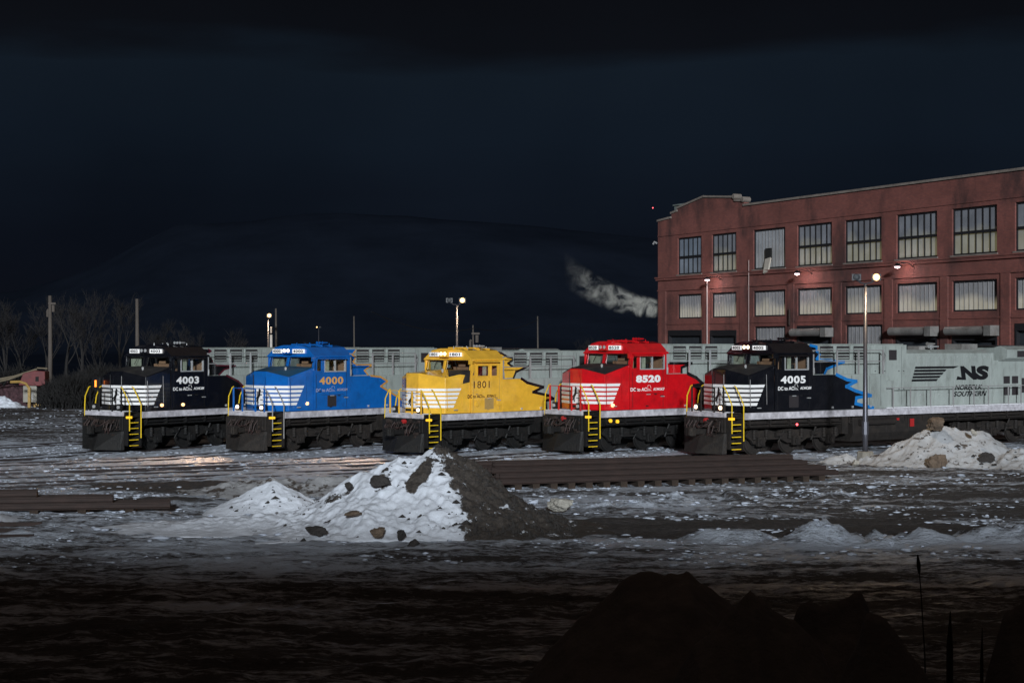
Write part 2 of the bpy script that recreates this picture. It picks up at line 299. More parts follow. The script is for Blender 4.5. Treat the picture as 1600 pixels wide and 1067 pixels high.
def text_raw(txt, bold, shear, sp):
    k = (txt, bold, shear, sp)
    if k in _tc: return _tc[k]
    cu = bpy.data.curves.new('t', 'FONT'); cu.body = txt; cu.offset = bold; cu.shear = shear; cu.resolution_u = 4; cu.extrude = .5; cu.space_character = sp
    ob = bpy.data.objects.new('t', cu); COL.objects.link(ob); bpy.context.view_layer.update()
    me = bpy.data.meshes.new_from_object(ob.evaluated_get(bpy.context.evaluated_depsgraph_get()))
    v = [tuple(x.co) for x in me.vertices]; f = [tuple(p.vertices) for p in me.polygons]
    bpy.data.objects.remove(ob); bpy.data.curves.remove(cu); bpy.data.meshes.remove(me)
    _tc[k] = (v, f); return v, f
def text(mb, txt, P, U, Wv, Nn, w, h, bold=.02, shear=0, sp=1.0, d=.006):
    v, f = text_raw(txt, bold, shear, sp); P = Vector(P); U = Vector(U).normalized(); Wv = Vector(Wv).normalized(); Nn = Vector(Nn).normalized()
    x0 = min(a[0] for a in v); x1 = max(a[0] for a in v); y0 = min(a[1] for a in v); y1 = max(a[1] for a in v)
    mb.add([P+U*((a[0]-x0)/(x1-x0)*w)+Wv*((a[1]-y0)/(y1-y0)*h)+Nn*((a[2]+.5)*d) for a in v], f)

# numpy value noise
def _h(ix, iy, seed):
    n = (ix.astype(np.int64)*374761393+iy.astype(np.int64)*668265263+seed*1442695041) & 0xffffffff
    n = ((n ^ (n >> 13))*1274126177) & 0xffffffff; n = n ^ (n >> 16); return (n & 0xffffff)/float(0xffffff)
def vnoise(x, y, seed=0):
    ix = np.floor(x); iy = np.floor(y); fx = x-ix; fy = y-iy; fx = fx*fx*(3-2*fx); fy = fy*fy*(3-2*fy)
    a = _h(ix, iy, seed); b = _h(ix+1, iy, seed); c = _h(ix, iy+1, seed); d = _h(ix+1, iy+1, seed)
    return (a*(1-fx)+b*fx)*(1-fy)+(c*(1-fx)+d*fx)*fy
def fbm(x, y, seed=0, oct=4, g=.5):
    s = 0; a = 1; t = 0
    for o in range(oct): s = s+a*vnoise(x*2**o+17*o, y*2**o-9*o, seed+o); t += a; a *= g
    return s/t
def sm(x, a, b): t = np.clip((x-a)/(b-a), 0, 1); return t*t*(3-2*t)
def gridmesh(name, xs, ys, Zf, m, parent=None, attrs=None, smooth=True):
    X, Y = np.meshgrid(xs, ys); Z = Zf(X, Y); nx, ny = len(xs), len(ys)
    co = np.stack([X, Y, Z], -1).reshape(-1, 3)
    i = np.arange(nx*ny).reshape(ny, nx); q = np.stack([i[:-1, :-1], i[:-1, 1:], i[1:, 1:], i[1:, :-1]], -1).reshape(-1, 4)
    me = bpy.data.meshes.new(name); me.vertices.add(len(co)); me.vertices.foreach_set('co', co.ravel())
    me.loops.add(q.size); me.loops.foreach_set('vertex_index', q.ravel()); me.polygons.add(len(q))
    me.polygons.foreach_set('loop_start', np.arange(0, q.size, 4)); me.update(calc_edges=True); me.validate()
    if smooth: me.polygons.foreach_set('use_smooth', [True]*len(me.polygons))
    for k, fn in (attrs or {}).items():
        a = me.attributes.new(k, 'FLOAT', 'POINT'); a.data.foreach_set('value', fn(X, Y).ravel().astype(np.float32))
    me.materials.append(MATS[m]); o = bpy.data.objects.new(name, me); COL.objects.link(o); o.parent = parent; return o

# ------------------------------------------------------------------ ground
def seg(X, Y, x0, y0, x1, y1):
    dx, dy = x1-x0, y1-y0; t = np.clip(((X-x0)*dx+(Y-y0)*dy)/(dx*dx+dy*dy), 0, 1); return np.hypot(X-x0-t*dx, Y-y0-t*dy)
def ground_z(X, Y):
    near = 1-sm(Y, 24, 40)
    z = -.13+.09*(fbm(X*.35, Y*.35, 3)-.5)+(.11+.1*near)*(fbm(X*.9, Y*1.2, 5)-.5)+.07*(fbm(X*3, Y*3.4, 8, 3)-.5)
    z += .25*near*(fbm(X*.16, Y*.16, 11)-.5)
    for (a, w, h, s) in (((4.8, 48.2, 11.5, 50.4), .45, .34, 21), ((7.0, 38.2, 14.5, 39.2), .5, .42, 22), ((4.6, 39.0, 9, 37.8), .4, .26, 23), ((2.6, 46.4, 5.0, 47.4), .35, .26, 24), ((13.5, 50.4, 20, 52), .5, .2, 25)):
        d = seg(X, Y, *a); z += h*np.exp(-(d/w)**2)*np.clip(fbm(X*1.6, Y*1.6, s, 3)*2.6-.75, 0, 1)
    z += .035*(np.abs(fbm(X*2.2+Y*.6, Y*5.5, 55, 3)-.5)*4-.6)
    z += .085*np.maximum(sm(Y, 56.5, 60), sm(Y, 49, 51)*(1-sm(X, -5, -2)))*(1-sm(Y, 115, 130))
    # wheel ruts on the access road
    z += .13*sm(-X, 3, 8)*(1-sm(Y, 44, 50))*sm(Y, 34, 37)*(np.abs(fbm(X*.35, Y*1.3, 91, 3)-.5)*4-.5)
    for off in (0, 1.9):
        d = seg(X, Y, -30, 33+off, 30, 47+off); z -= .09*np.exp(-(d/.28)**2)
    far = sm(Y, 130, 400); return z*(1-far)-.13*far
def mud(X, Y):
    m = -.04+.0*X+.05*(fbm(X*.16, Y*.42, 88)-.5)*2
    def ell(cx, cy, rx, ry, a=.22): return a*(1-sm(np.hypot((X-cx)/rx, (Y-cy)/ry)+.5*(fbm(X*.5, Y*.9, 31)-.5), .55, 1.15))
    m = m+ell(6.6, 41.4, 6.4, 2.5, .34)+ell(-8.4, 52.2, 6.2, 2.0, .32)+ell(14, 44.5, 5, 1.6, .1)+ell(-13, 48.5, 4.2, 1.2, .14)+ell(1, 36, 4, 1.5, .06)
    m = m+.07*(1-sm(Y, 28, 37))+.07*sm(X, 3, 10)*(1-sm(np.abs(Y-50), 3, 9))+.06*sm(X, 9, 14)*sm(Y, 54, 58)*(1-sm(Y, 62, 66))
    m = m-.045*sm(Y, 52, 58)*(1-sm(Y, 90, 110))*(1-sm(X, 8, 12))
    m = m+.25*sm(Y, 115, 135)+.10*sm(Y, 72, 80)*(1-sm(Y, 115, 120))
    return m
xs = np.concatenate([np.array([-2600, -900, -350, -160, -90, -60, -45, -38, -33]), np.arange(-30, 30, .14), np.array([30.2, 33, 38, 50, 65, 90, 160, 350, 900, 2600])])
ys = np.concatenate([np.array([-60, -30, -10, 0, 5]), np.arange(8, 30, .16), np.arange(30, 76, .1), np.arange(76, 130, .3), np.array([135, 145, 160, 190, 240, 330, 500, 900, 1800, 3200])])
g = gridmesh('ground', xs, ys, ground_z, 'yard_ground', attrs={'mud': mud}); tag(g, kind='structure')

def hz(X, Y):
    U = X/Y*2500+800
    prof = np.interp(U, [-1400, 0, 150, 270, 500, 800, 1030, 1500, 3000], [462, 462, 418, 352, 338, 352, 372, 400, 430])
    top = (538-prof)/2500*950+4
    low = -.35+.75*sm(Y, 178, 200)
    return low+top*sm(Y, 620, 950)+9*(fbm(X*.012, Y*.012, 41)-.5)*sm(Y, 640, 800)
h = gridmesh('hills', np.linspace(-1400, 1600, 160), np.concatenate([[178, 184, 190, 200, 260, 400, 520], np.linspace(600, 1250, 40)]), hz, 'hill_wood'); tag(h, kind='structure')

# ------------------------------------------------------------------ tracks
def rail_sweep(mb, pts, prof):
    pts = [Vector(p) for p in pts]; n = len(prof); base = len(mb.v)
    for i, p in enumerate(pts):
        d = pts[min(i+1, len(pts)-1)]-pts[max(i-1, 0)]; d.z = 0; d.normalize(); l = Vector((-d.y, d.x, 0))
        for a, b in prof: mb.v.append(tuple(p+l*a+Vector((0, 0, b))))
    for i in range(len(pts)-1):
        for k in range(n): mb.f.append((base+i*n+k, base+i*n+(k+1) % n, base+(i+1)*n+(k+1) % n, base+(i+1)*n+k))
    mb.f.append(tuple(base+k for k in range(n))); mb.f.append(tuple(base+(len(pts)-1)*n+k for k in range(n))[::-1])
RAILP = [(-.07, -.17), (.07, -.17), (.07, -.155), (.012, -.135), (.012, -.045), (.036, -.035), (.036, 0), (-.036, 0), (-.036, -.035), (-.012, -.045), (-.012, -.135), (-.07, -.155)]
def spline(ps, n=10):
    out = []
    P = [Vector((*p, 0)) for p in ps]; P = [P[0]*2-P[1]]+P+[P[-1]*2-P[-2]]
    for i in range(1, len(P)-2):
        for k in range(n):
            t = k/n; a, b, c, d = P[i-1:i+3]; out.append(.5*((2*b)+(c-a)*t+(2*a-5*b+4*c-d)*t*t+(3*b-a-3*c+d)*t**3))
    out.append(P[-2]); return out
AL = {1: 54.91, 2: 49.98, 3: 44.59, 4: 38.73, 5: 33.66}
OO = {1: (-17.81, 68.37), 2: (-11.64, 68.13), 3: (-4.90, 67.17), 4: (1.83, 67.99), 5: (7.67, 66.27)}
def back(i, s): a = R(AL[i]); return (OO[i][0]+math.cos(a)*s, OO[i][1]+math.sin(a)*s)
def track(pts, label):
    e = empty('railway_track', (pts[0][0], pts[0][1], 0), 0, label, 'railway track', 'railway tracks across the snowy yard')
    P = [p-Vector((pts[0][0], pts[0][1], 0)) for p in spline(pts)]
    for sgn in (1, -1):
        mb = MB(); Q = []
        for i, p in enumerate(P):
            d = (P[min(i+1, len(P)-1)]-P[max(i-1, 0)]).normalized(); Q.append(p+Vector((-d.y, d.x, 0))*.72*sgn)
        rail_sweep(mb, Q, RAILP); mb.build('rail', 'track_rail', e, recalc=True)
    sl = MB(); acc = 0; last = P[0]
    for i in range(1, len(P)):
        dv = P[i]-P[i-1]; L_ = dv.length; d = dv.normalized(); n = Vector((-d.y, d.x, 0)); k = acc
        while k < L_:
            c = P[i-1]+d*k; a = [c+n*1.3+d*.12, c-n*1.3+d*.12, c-n*1.3-d*.12, c+n*1.3-d*.12]
            sl.loft([v+Vector((0, 0, -.3)) for v in a], [v+Vector((0, 0, -.172)) for v in a]); k += .6
        acc = k-L_
    tag(sl.build('sleepers', 'timber', e), kind='stuff')
track([back(5, 25), back(5, 0), (1.0, 61.9), (-8, 57.1), (-24, 48.6)], 'straight track under the black locomotive 4005, nearest track of the yard')
track([back(4, 25), back(4, 0), (-4.4, 63.0), (-12, 58.9), (-28, 50.8)], 'track carrying the red locomotive 8520 towards the lower left')
track([back(3, 25), back(3, 0), (-9, 63.2), (-16, 59.2), (-30, 52.2)], 'track carrying the yellow locomotive 1801 between the blue and red ones')
track([back(2, 25), back(2, 0), (-15.2, 64.2), (-21, 60.9), (-32, 55.4)], 'track carrying the blue locomotive 4000')
track([back(1, 25), back(1, 0), (-20.6, 64.9), (-27, 61.2), (-36, 57)], 'track carrying the black locomotive 4003 at the left end of the row')
track([(-14, 82), (-23, 72.3), (-32, 64), (-40, 58)], 'empty snowy track just left of locomotive 4003')
track([(-15, 112), (-24.5, 93), (-27.5, 86), (-32, 76), (-38, 66)], 'empty track further left in the dark, beyond the first empty one')
track([(-28, 122), (-33, 112), (-42, 94), (-52, 78)], 'farthest empty track in front of the scrap heap on the left')

# ------------------------------------------------------------------ brick building
B = empty('brick_building', (11.4, 125, 0), math.atan2(-.887, .461), 'long three storey red brick workshop with rows of industrial windows', 'building')
UP = [(2.79, 6.01), (7.36, 10.45), (12.52, 16.23), (17.57, 21.28), (22.61, 26.22), (27.63, 31.29), (32.59, 36.28), (37.69, 41.4), (42.8, 46.5)]
GR = [(1.48, 6.07, 0, 5.68, 'door'), (7.14, 10.48, 0, 5.64, 'door'), (12.66, 16.26, 3.3, 5.87, 'win'), (17.57, 21.3, 0, 5.87, 'rolldoor'), (22.7, 26.32, 3.3, 5.87, 'win'), (27.6, 31.3, 0, 5.3, 'roll'), (32.6, 36.3, 0, 5.25, 'roll'), (37.69, 41.4, 0, 5.8, 'door'), (42.8, 46.5, 3.3, 5.87, 'win')]
holes = [(a, b, 9.92, 12.72) for a, b in UP]+[(a, b, 6.56, 8.4) for a, b in UP]+[(a, b, c+.3, d+.3) for a, b, c, d, k in GR]
holes = [(a, b, c+(.3 if i < 18 else 0), d+(.3 if i < 18 else 0)) for i, (a, b, c, d) in enumerate(holes)]
mb = MB(); mb.panel((0, 0, -.3), (1, 0, 0), (0, 0, 1), (0, -1, 0), 50, 14.3, holes, .45)
mb.box(0, .45, .45, 26, -.3, 14.0); mb.box(49.55, 50, .45, 26, -.3, 14.0); mb.box(.45, 49.55, 25.55, 26, -.3, 14.0)
mb.build('wall', 'brick', B, merge=True)
# parapet above z 14 with stepped gable
top = [(0, 14.16), (1.9, 14.3), (1.9, 14.62), (2.75, 14.75), (2.75, 14.95), (6.3, 15.55), (10.3, 15.2), (10.3, 14.95), (11.4, 14.85), (11.4, 14.52), (50, 14.5)]
def poly_strip(mb, pts, y0, y1, zb):
    for (x0, z0), (x1, z1) in zip(pts[:-1], pts[1:]):
        if x1-x0 < .01: continue
        b0 = zb if not callable(zb) else z0-.01; b1 = zb if not callable(zb) else z1-.01
        mb.loft([(x0, y0, b0), (x0, y1, b0), (x0, y1, z0), (x0, y0, z0)], [(x1, y0, b1), (x1, y1, b1), (x1, y1, z1), (x1, y0, z1)])
mb = MB(); poly_strip(mb, top, .002, .44, 14.0); mb.build('parapet', 'brick', B)
mb = MB()
for (x0, z0), (x1, z1) in zip(top[:-1], top[1:]):
    if x1-x0 < .01: continue
    mb.loft([(x0-.03, -.1, z0+.003), (x0-.03, .55, z0+.003), (x0-.03, .55, z0+.15), (x0-.03, -.1, z0+.15)], [(x1+.03, -.1, z1+.003), (x1+.03, .55, z1+.003), (x1+.03, .55, z1+.15), (x1+.03, -.1, z1+.15)])
for x, z in ((10.25, 15.25), (11.35, 14.95)): mb.lathe((x, .2, z+.05), 'y', [(-.34, .16), (-.3, .2), (.3, .2), (.34, .16)], 12)
mb.build('parapet_cap', 'cap_stone', B)
MB().box(.5, 2.5, 1.2, 3.2, 13.9, 15.4).box(.42, 2.58, 1.1, 3.3, 15.4, 15.5).build('rooftop_block', 'roof_block', B)
MB().box(.45, 49.55, .45, 25.55, 13.5, 13.7).build('roof', 'roof_tar', B)
for z, h_, p in ((9.55, .16, .14), (9.72, .1, .2), (8.72, .1, .09), (12.98, .07, .05), (6.12, .09, .05)):
    MB().box(-p if z > 9 and z < 10 else 0, 50, -p, -.002, z, z+h_).build('belt_course', 'brick', B)
for i in range(9):
    a = UP[i][1]; b = UP[i+1][0] if i < 8 else 49.5
    w = (b-a)*.52; c = (a+b)/2
    MB().box(c-w/2, c+w/2, -.07, -.002, 0, 8.71).build('pilaster', 'brick', B)
MB().box(.25, 1.2, -.07, -.002, 0, 8.71).build('pilaster', 'brick', B)
for a, b in UP:
    MB().box(a-.1, b+.1, -.09, -.004, 9.72+.105, 9.915).build('window_sill', 'cap_stone', B)
def bwindow(a, b, z0, z1, pane, nm, style):
    f = MB(); y0 = .1; fw = .09
    f.box(a, a+fw, y0, y0+.1, z0, z1).box(b-fw, b, y0, y0+.1, z0, z1).box(a+fw, b-fw, y0, y0+.1, z0, z0+fw).box(a+fw, b-fw, y0, y0+.1, z1-fw, z1)
    ww = (b-a-2*fw)/nm
    if style == 'steel':
        for k in range(1, nm): f.box(a+fw+ww*k-.03, a+fw+ww*k+.03, y0+.012, y0+.088, z0+fw, z1-fw)
        zc = z0+(z1-z0)*.47; f.box(a+fw, b-fw, y0-.03, y0+.008, zc-.085, zc+.085)
    fo = f.build('window', 'win_frame', B)
    p = MB(); n = max(12, int((b-a-2*fw)/.075)); xs_ = np.linspace(a+fw, b-fw, n*2+1)
    for k in range(len(xs_)-1):
        d0 = y0+(.06 if k % 2 == 0 else .1)+.02; d1 = y0+(.1 if k % 2 == 0 else .06)+.02
        if style == 'steel': d0 = d1 = y0+.07
        p.add([(xs_[k], d0, z0+fw), (xs_[k+1], d1, z0+fw), (xs_[k+1], d1, z1-fw), (xs_[k], d0, z1-fw)], [(0, 1, 2, 3)])
    p.build('pane', pane, fo, recalc=False)
    if style != 'steel':
        bb = MB()
        for k in range(1, 9): x = a+fw+(b-a-2*fw)*k/9; bb.box(x-.02, x+.02, y0+.055, y0+.077, z0+fw, z1-fw)
        bb.build('batten', 'handrail_grey', fo)
    return fo
for i, (a, b) in enumerate(UP):
    st = 'sheet' if i == 2 else 'steel'
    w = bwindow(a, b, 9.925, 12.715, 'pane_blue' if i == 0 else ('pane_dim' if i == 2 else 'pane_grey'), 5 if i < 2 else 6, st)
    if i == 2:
        MB().box(13.9, 14.55, .02, .13, 10.45, 11.35).build('pane_gap_shade', 'shadow_inside', w)  # dark box painted as the shade inside the open pane
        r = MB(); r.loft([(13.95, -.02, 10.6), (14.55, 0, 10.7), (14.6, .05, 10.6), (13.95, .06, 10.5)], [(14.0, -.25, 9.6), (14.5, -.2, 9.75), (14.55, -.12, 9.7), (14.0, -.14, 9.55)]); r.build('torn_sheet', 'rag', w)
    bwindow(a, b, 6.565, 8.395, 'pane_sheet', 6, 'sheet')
for a, b, z0, z1, k in GR:
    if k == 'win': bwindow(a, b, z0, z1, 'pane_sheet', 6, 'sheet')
    else:
        d = MB().box(a+.14, b-.14, .25, .33, 0, z1-.42)
        for q in range(1, 12): d.box(a+.16, b-.16, .235, .25, q*.42, q*.42+.05)
        do = d.build('door', 'door_dark', B)
        MB().box(a, a+.14, -.03, .3, 0, z1-.004).box(b-.14, b, -.03, .3, 0, z1-.004).box(a+.14, b-.14, -.03, .3, z1-.42, z1-.004).build('door_frame', 'win_frame', do)
        if k != 'door':
            zc = 5.4; c = MB(); c.lathe(((a+b)/2-.1, -.42, zc), 'x', [(-(b-a)/2+.02, .2), (-(b-a)/2+.06, .27), ((b-a)/2-.3, .27), ((b-a)/2-.25, .2)], 16)
            hs = c.build('shutter_housing', 'roller', B, smooth=False)
            MB().box(b-.35, b+.2, -.74, -.05, zc-.3, zc+.3).build('housing_end_box', 'roller', hs)
for x, z0, z1, r_ in ((6.98, 0, 9.3, .045), (12.2, 0, 10.6, .022), (16.9, 5.9, 7.0, .07)):
    MB().tube([(x, -.16, z0), (x, -.16, z1)], r_, 8).build('wall_pipe', 'pipe_pink' if r_ < .06 else 'rust_rail', B)
MB().tube([(-.1, -.05, 12.5), (-.35, -.1, 12.6), (-.5, -.12, 12.45)], .08, 6).build('corner_lamp', 'alu', B)
def to_world(x, y, z): c, s = .461, -.887; return Vector((11.4+c*x-s*y, 125+s*x+c*y, z))
for x, z, w_ in ((8.22, 9.42, 'leftmost on the brick wall'), (18.86, 9.45, 'in the middle of the brick wall'), (28.87, 9.49, 'rightmost on the brick wall, highest in the picture')):
    p = to_world(x, 0, z); e = empty('wall_lamp', p, math.atan2(-.887, .461), 'lit gooseneck wall lamp '+w_, 'wall lamp', 'lit lamps along the brick wall')
    MB().tube([(.35, 0, -.1), (.3, -.35, .12), (.1, -.75, .14), (0, -.95, .05)], .03, 6).build('bracket', 'steel_dark', e)
    MB().lathe((0, -1.0, 0), 'z', [(-.08, .24), (-.06, .25), (.08, .12), (.14, .05)], 14).build('lamp_shade', 'steel_dark', e)
    MB().lathe((0, -1.0, -.1), 'z', [(-.08, .08), (-.03, .17), (.015, .17)], 12).build('bulb', 'lamp_pink', e)
    ld = bpy.data.lights.new('wall_lamp_light', 'POINT'); ld.energy = 60; ld.color = (1, .75, .7); ld.shadow_soft_size = .15
    lo = bpy.data.objects.new('wall_lamp_light', ld); COL.objects.link(lo); lo.parent = e; lo.location = (0, -1.0, -.32)

# ------------------------------------------------------------------ steam plume beside the building corner
def steam():
    path = [(12.7, 125.9, 7.5), (11.6, 125.9, 7.45), (10.6, 125.9, 7.5), (9.4, 125.9, 7.8), (8.2, 126.0, 8.3), (6.9, 126.0, 9.0), (5.4, 126.0, 10.0), (3.8, 126, 11.2), (2.2, 126, 12.2)]
    rad = [1.1, 1.1, 1.2, 1.3, 1.5, 1.7, 1.8, 1.8, 1.4]
    mb = MB(); P = []; Rr = []
    for i in range(len(path)-1):
        for k in range(4): t = k/4; P.append(Vector(path[i]).lerp(Vector(path[i+1]), t)); Rr.append(rad[i]*(1-t)+rad[i+1]*t)
    P.append(Vector(path[-1])); Rr.append(rad[-1]); mb.tube(P, Rr, 14)
    m = bpy.data.materials.new('steam'); m.use_nodes = True; t = m.node_tree; t.nodes.clear(); L = t.links.new
    o = t.nodes.new('ShaderNodeOutputMaterial'); v = N(t, 'ShaderNodeVolumePrincipled'); v.inputs['Color'].default_value = (.95, .93, .85, 1); v.inputs['Anisotropy'].default_value = -.2
    tc = N(t, 'ShaderNodeTexCoord'); n = N(t, 'ShaderNodeTexNoise', Scale=1.0, Detail=7, Roughness=.6, Distortion=.9); L(tc.outputs['Object'], n.inputs[0])
    r = N(t, 'ShaderNodeMapRange'); r.inputs['From Min'].default_value = .485; r.inputs['From Max'].default_value = .66; L(n.outputs['Fac'], r.inputs[0])
    sp = N(t, 'ShaderNodeSeparateXYZ'); L(tc.outputs['Object'], sp.inputs[0])
    f = N(t, 'ShaderNodeMapRange'); f.inputs['From Min'].default_value = 4.0; f.inputs['From Max'].default_value = 11.5; f.inputs['To Min'].default_value = 0; f.inputs['To Max'].default_value = 1; L(sp.outputs['X'], f.inputs[0])
    pw = N(t, 'ShaderNodeMath', operation='POWER'); L(f.outputs[0], pw.inputs[0]); pw.inputs[1].default_value = 1.7
    mu = N(t, 'ShaderNodeMath', operation='MULTIPLY'); L(r.outputs[0], mu.inputs[0]); L(pw.outputs[0], mu.inputs[1])
    def M(op, a, b=None, c=None):
        n_ = N(t, 'ShaderNodeMath', operation=op)
        for k_, q in enumerate((a, b, c)):
            if q is None: continue
            if isinstance(q, (int, float)): n_.inputs[k_].default_value = q
            else: L(q, n_.inputs[k_])
        return n_.outputs[0]
    ax = M('MAXIMUM', M('SUBTRACT', 11.6, sp.outputs['X']), 0); zc = M('MULTIPLY_ADD', M('MULTIPLY', ax, ax), .043, M('MULTIPLY_ADD', ax, .09, 7.4))
    rr = M('MULTIPLY_ADD', ax, .10, .72); dz = M('DIVIDE', M('SUBTRACT', sp.outputs['Z'], zc), rr); dy = M('DIVIDE', M('SUBTRACT', sp.outputs['Y'], 125.95), rr)
    d2 = M('ADD', M('MULTIPLY', dz, dz), M('MULTIPLY', dy, dy)); fo_ = N(t, 'ShaderNodeMapRange', interpolation_type='SMOOTHSTEP'); fo_.inputs['From Min'].default_value = 1.25; fo_.inputs['From Max'].default_value = .0; L(d2, fo_.inputs[0])
    m2 = N(t, 'ShaderNodeMath', operation='MULTIPLY'); L(M('MULTIPLY', mu.outputs[0], fo_.outputs[0]), m2.inputs[0]); m2.inputs[1].default_value = 4.2
    L(m2.outputs[0], v.inputs['Density']); L(v.outputs[0], o.inputs['Volume']); MATS['steam'] = m
    s = mb.build('steam_plume', 'steam', None, smooth=True)
    tag(s, 'pale steam plume drifting up to the left from the corner of the brick building', 'steam', kind='stuff')
steam()

# ------------------------------------------------------------------ locomotives
HORSE = [(.02, .60), (.05, .66), (.09, .60), (.16, .54), (.15, .50), (.09, .52), (.13, .44), (.12, .36), (.19, .38), (.22, .33), (.20, .31), (.17, .34), (.10, .30), (.04, .22), (.0, .17), (-.02, .06), (.0, -.04), (-.05, -.05), (-.09, .04), (-.07, .12), (-.10, .06), (-.17, .0), (-.21, .02), (-.14, .09), (-.10, .19), (-.16, .12), (-.2, .1), (-.16, .2), (-.07, .28), (-.02, .36), (-.01, .46)]
def offset_y(mb_pts, y): return [(x, y, z) for x, z in mb_pts]
def prism_y(mb, pts, y0, y1):
    # concave polygon extruded along y: triangulated by bmesh later through ngon fill
    n = len(pts)
    from mathutils.geometry import tessellate_polygon
    tris = tessellate_polygon([[Vector((p[0], p[1], 0)) for p in pts]])
    vs = [(p[0], y0, p[1]) for p in pts]+[(p[0], y1, p[1]) for p in pts]
    fs = [tuple(t) for t in tris]+[tuple(n+i for i in t)[::-1] for t in tris]+[(i, (i+1) % n, n+(i+1) % n, n+i) for i in range(n)]
    mb.add(vs, fs)
def stroke(mb, pts, w, y0, out):
    for i, ((x0, z0), (x1, z1)) in enumerate(zip(pts[:-1], pts[1:])):
        d = Vector((x1-x0, z1-z0)); L_ = d.length; d /= max(L_, 1e-6); n = Vector((-d.y, d.x))*w/2; e = d*w*.42
        y1 = y0-out-.0007*i
        q = [(x0-e.x+n.x, z0-e.y+n.y), (x1+e.x+n.x, z1+e.y+n.y), (x1+e.x-n.x, z1+e.y-n.y), (x0-e.x-n.x, z0-e.y-n.y)]
        mb.loft([(a, y0, b) for a, b in q], [(a, y1, b) for a, b in q])
def wheelset(parent, s, m):
    for sg in (-1, 1):
        MB().lathe((s, sg*.74, .53), 'y', [(-.07*sg, .2), (-.068*sg, .40), (-.045*sg, .42), (-.05*sg, .56), (-.02*sg, .57), (-.018*sg, .533), (.065*sg, .525), (.07*sg, .44), (.045*sg, .40), (.04*sg, .22), (.09*sg, .18), (.10*sg, .02)] if sg > 0 else [(.07, .2), (.068, .40), (.045, .42), (.05, .56), (.02, .57), (.018, .533), (-.065, .525), (-.07, .44), (-.045, .40), (-.04, .22), (-.09, .18), (-.10, .02)], 28).build('wheel', m, parent)
    MB().cyl((s, 0, .53), 'y', .1, 1.3, 12).build('axle', m, parent)
def truck(root, s0, m):
    c = s0+2.0; axles = (s0, s0+2.0, s0+4.0)
    sf = MB()
    for sg in (-1, 1):
        y0, y1 = (.98*sg, 1.14*sg)
        prof = [(s0-.75, .78), (s0-.6, .98), (s0+.55, 1.02), (s0+.95, .92), (s0+1.2, 1.0), (s0+2.8, 1.0), (s0+3.05, .92), (s0+3.45, 1.02), (s0+4.6, .98), (s0+4.75, .78), (s0+4.42, .60), (s0+4.3, .45), (s0+3.7, .45), (s0+3.55, .62), (s0+2.75, .62), (s0+2.4, .45), (s0+1.6, .45), (s0+1.25, .62), (s0+.45, .62), (s0+.3, .45), (s0-.3, .45), (s0-.42, .60)]
        prism_y(sf, prof, min(y0, y1), max(y0, y1))
        for a in axles:
            sf.box(a-.2, a+.2, min(1.14*sg, 1.3*sg), max(1.14*sg, 1.3*sg), .36, .74); sf.cyl((a, 1.32*sg, .53), 'y', .13, .08, 12)
            for q in (-.34, .34): sf.lathe((a+q, 1.2*sg, .84), 'z', [(-.2, .085), (-.13, .1), (-.1, .075), (-.04, .1), (0, .075), (.06, .1), (.1, .075), (.2, .09)], 10)
        sf.tube([(s0+1.0, 1.2*sg, .5), (s0+1.25, 1.28*sg, .95), (s0+1.6, 1.28*sg, 1.0)], .035, 6); sf.tube([(s0+2.9, 1.2*sg, .55), (s0+3.1, 1.28*sg, 1.1)], .05, 6)
        sf.cyl((s0+1.0, 1.22*sg, .83), 'x', .1, .34, 10).cyl((s0+3.05, 1.22*sg, .83), 'x', .1, .34, 10)
    sf.box(s0+.7, s0+1.1, -.98, .98, .6, .95).box(s0+2.9, s0+3.3, -.98, .98, .6, .95)
    t = sf.build('truck', m, root, bevel=.012)
    for a in axles: wheelset(t, a, m)
    return t

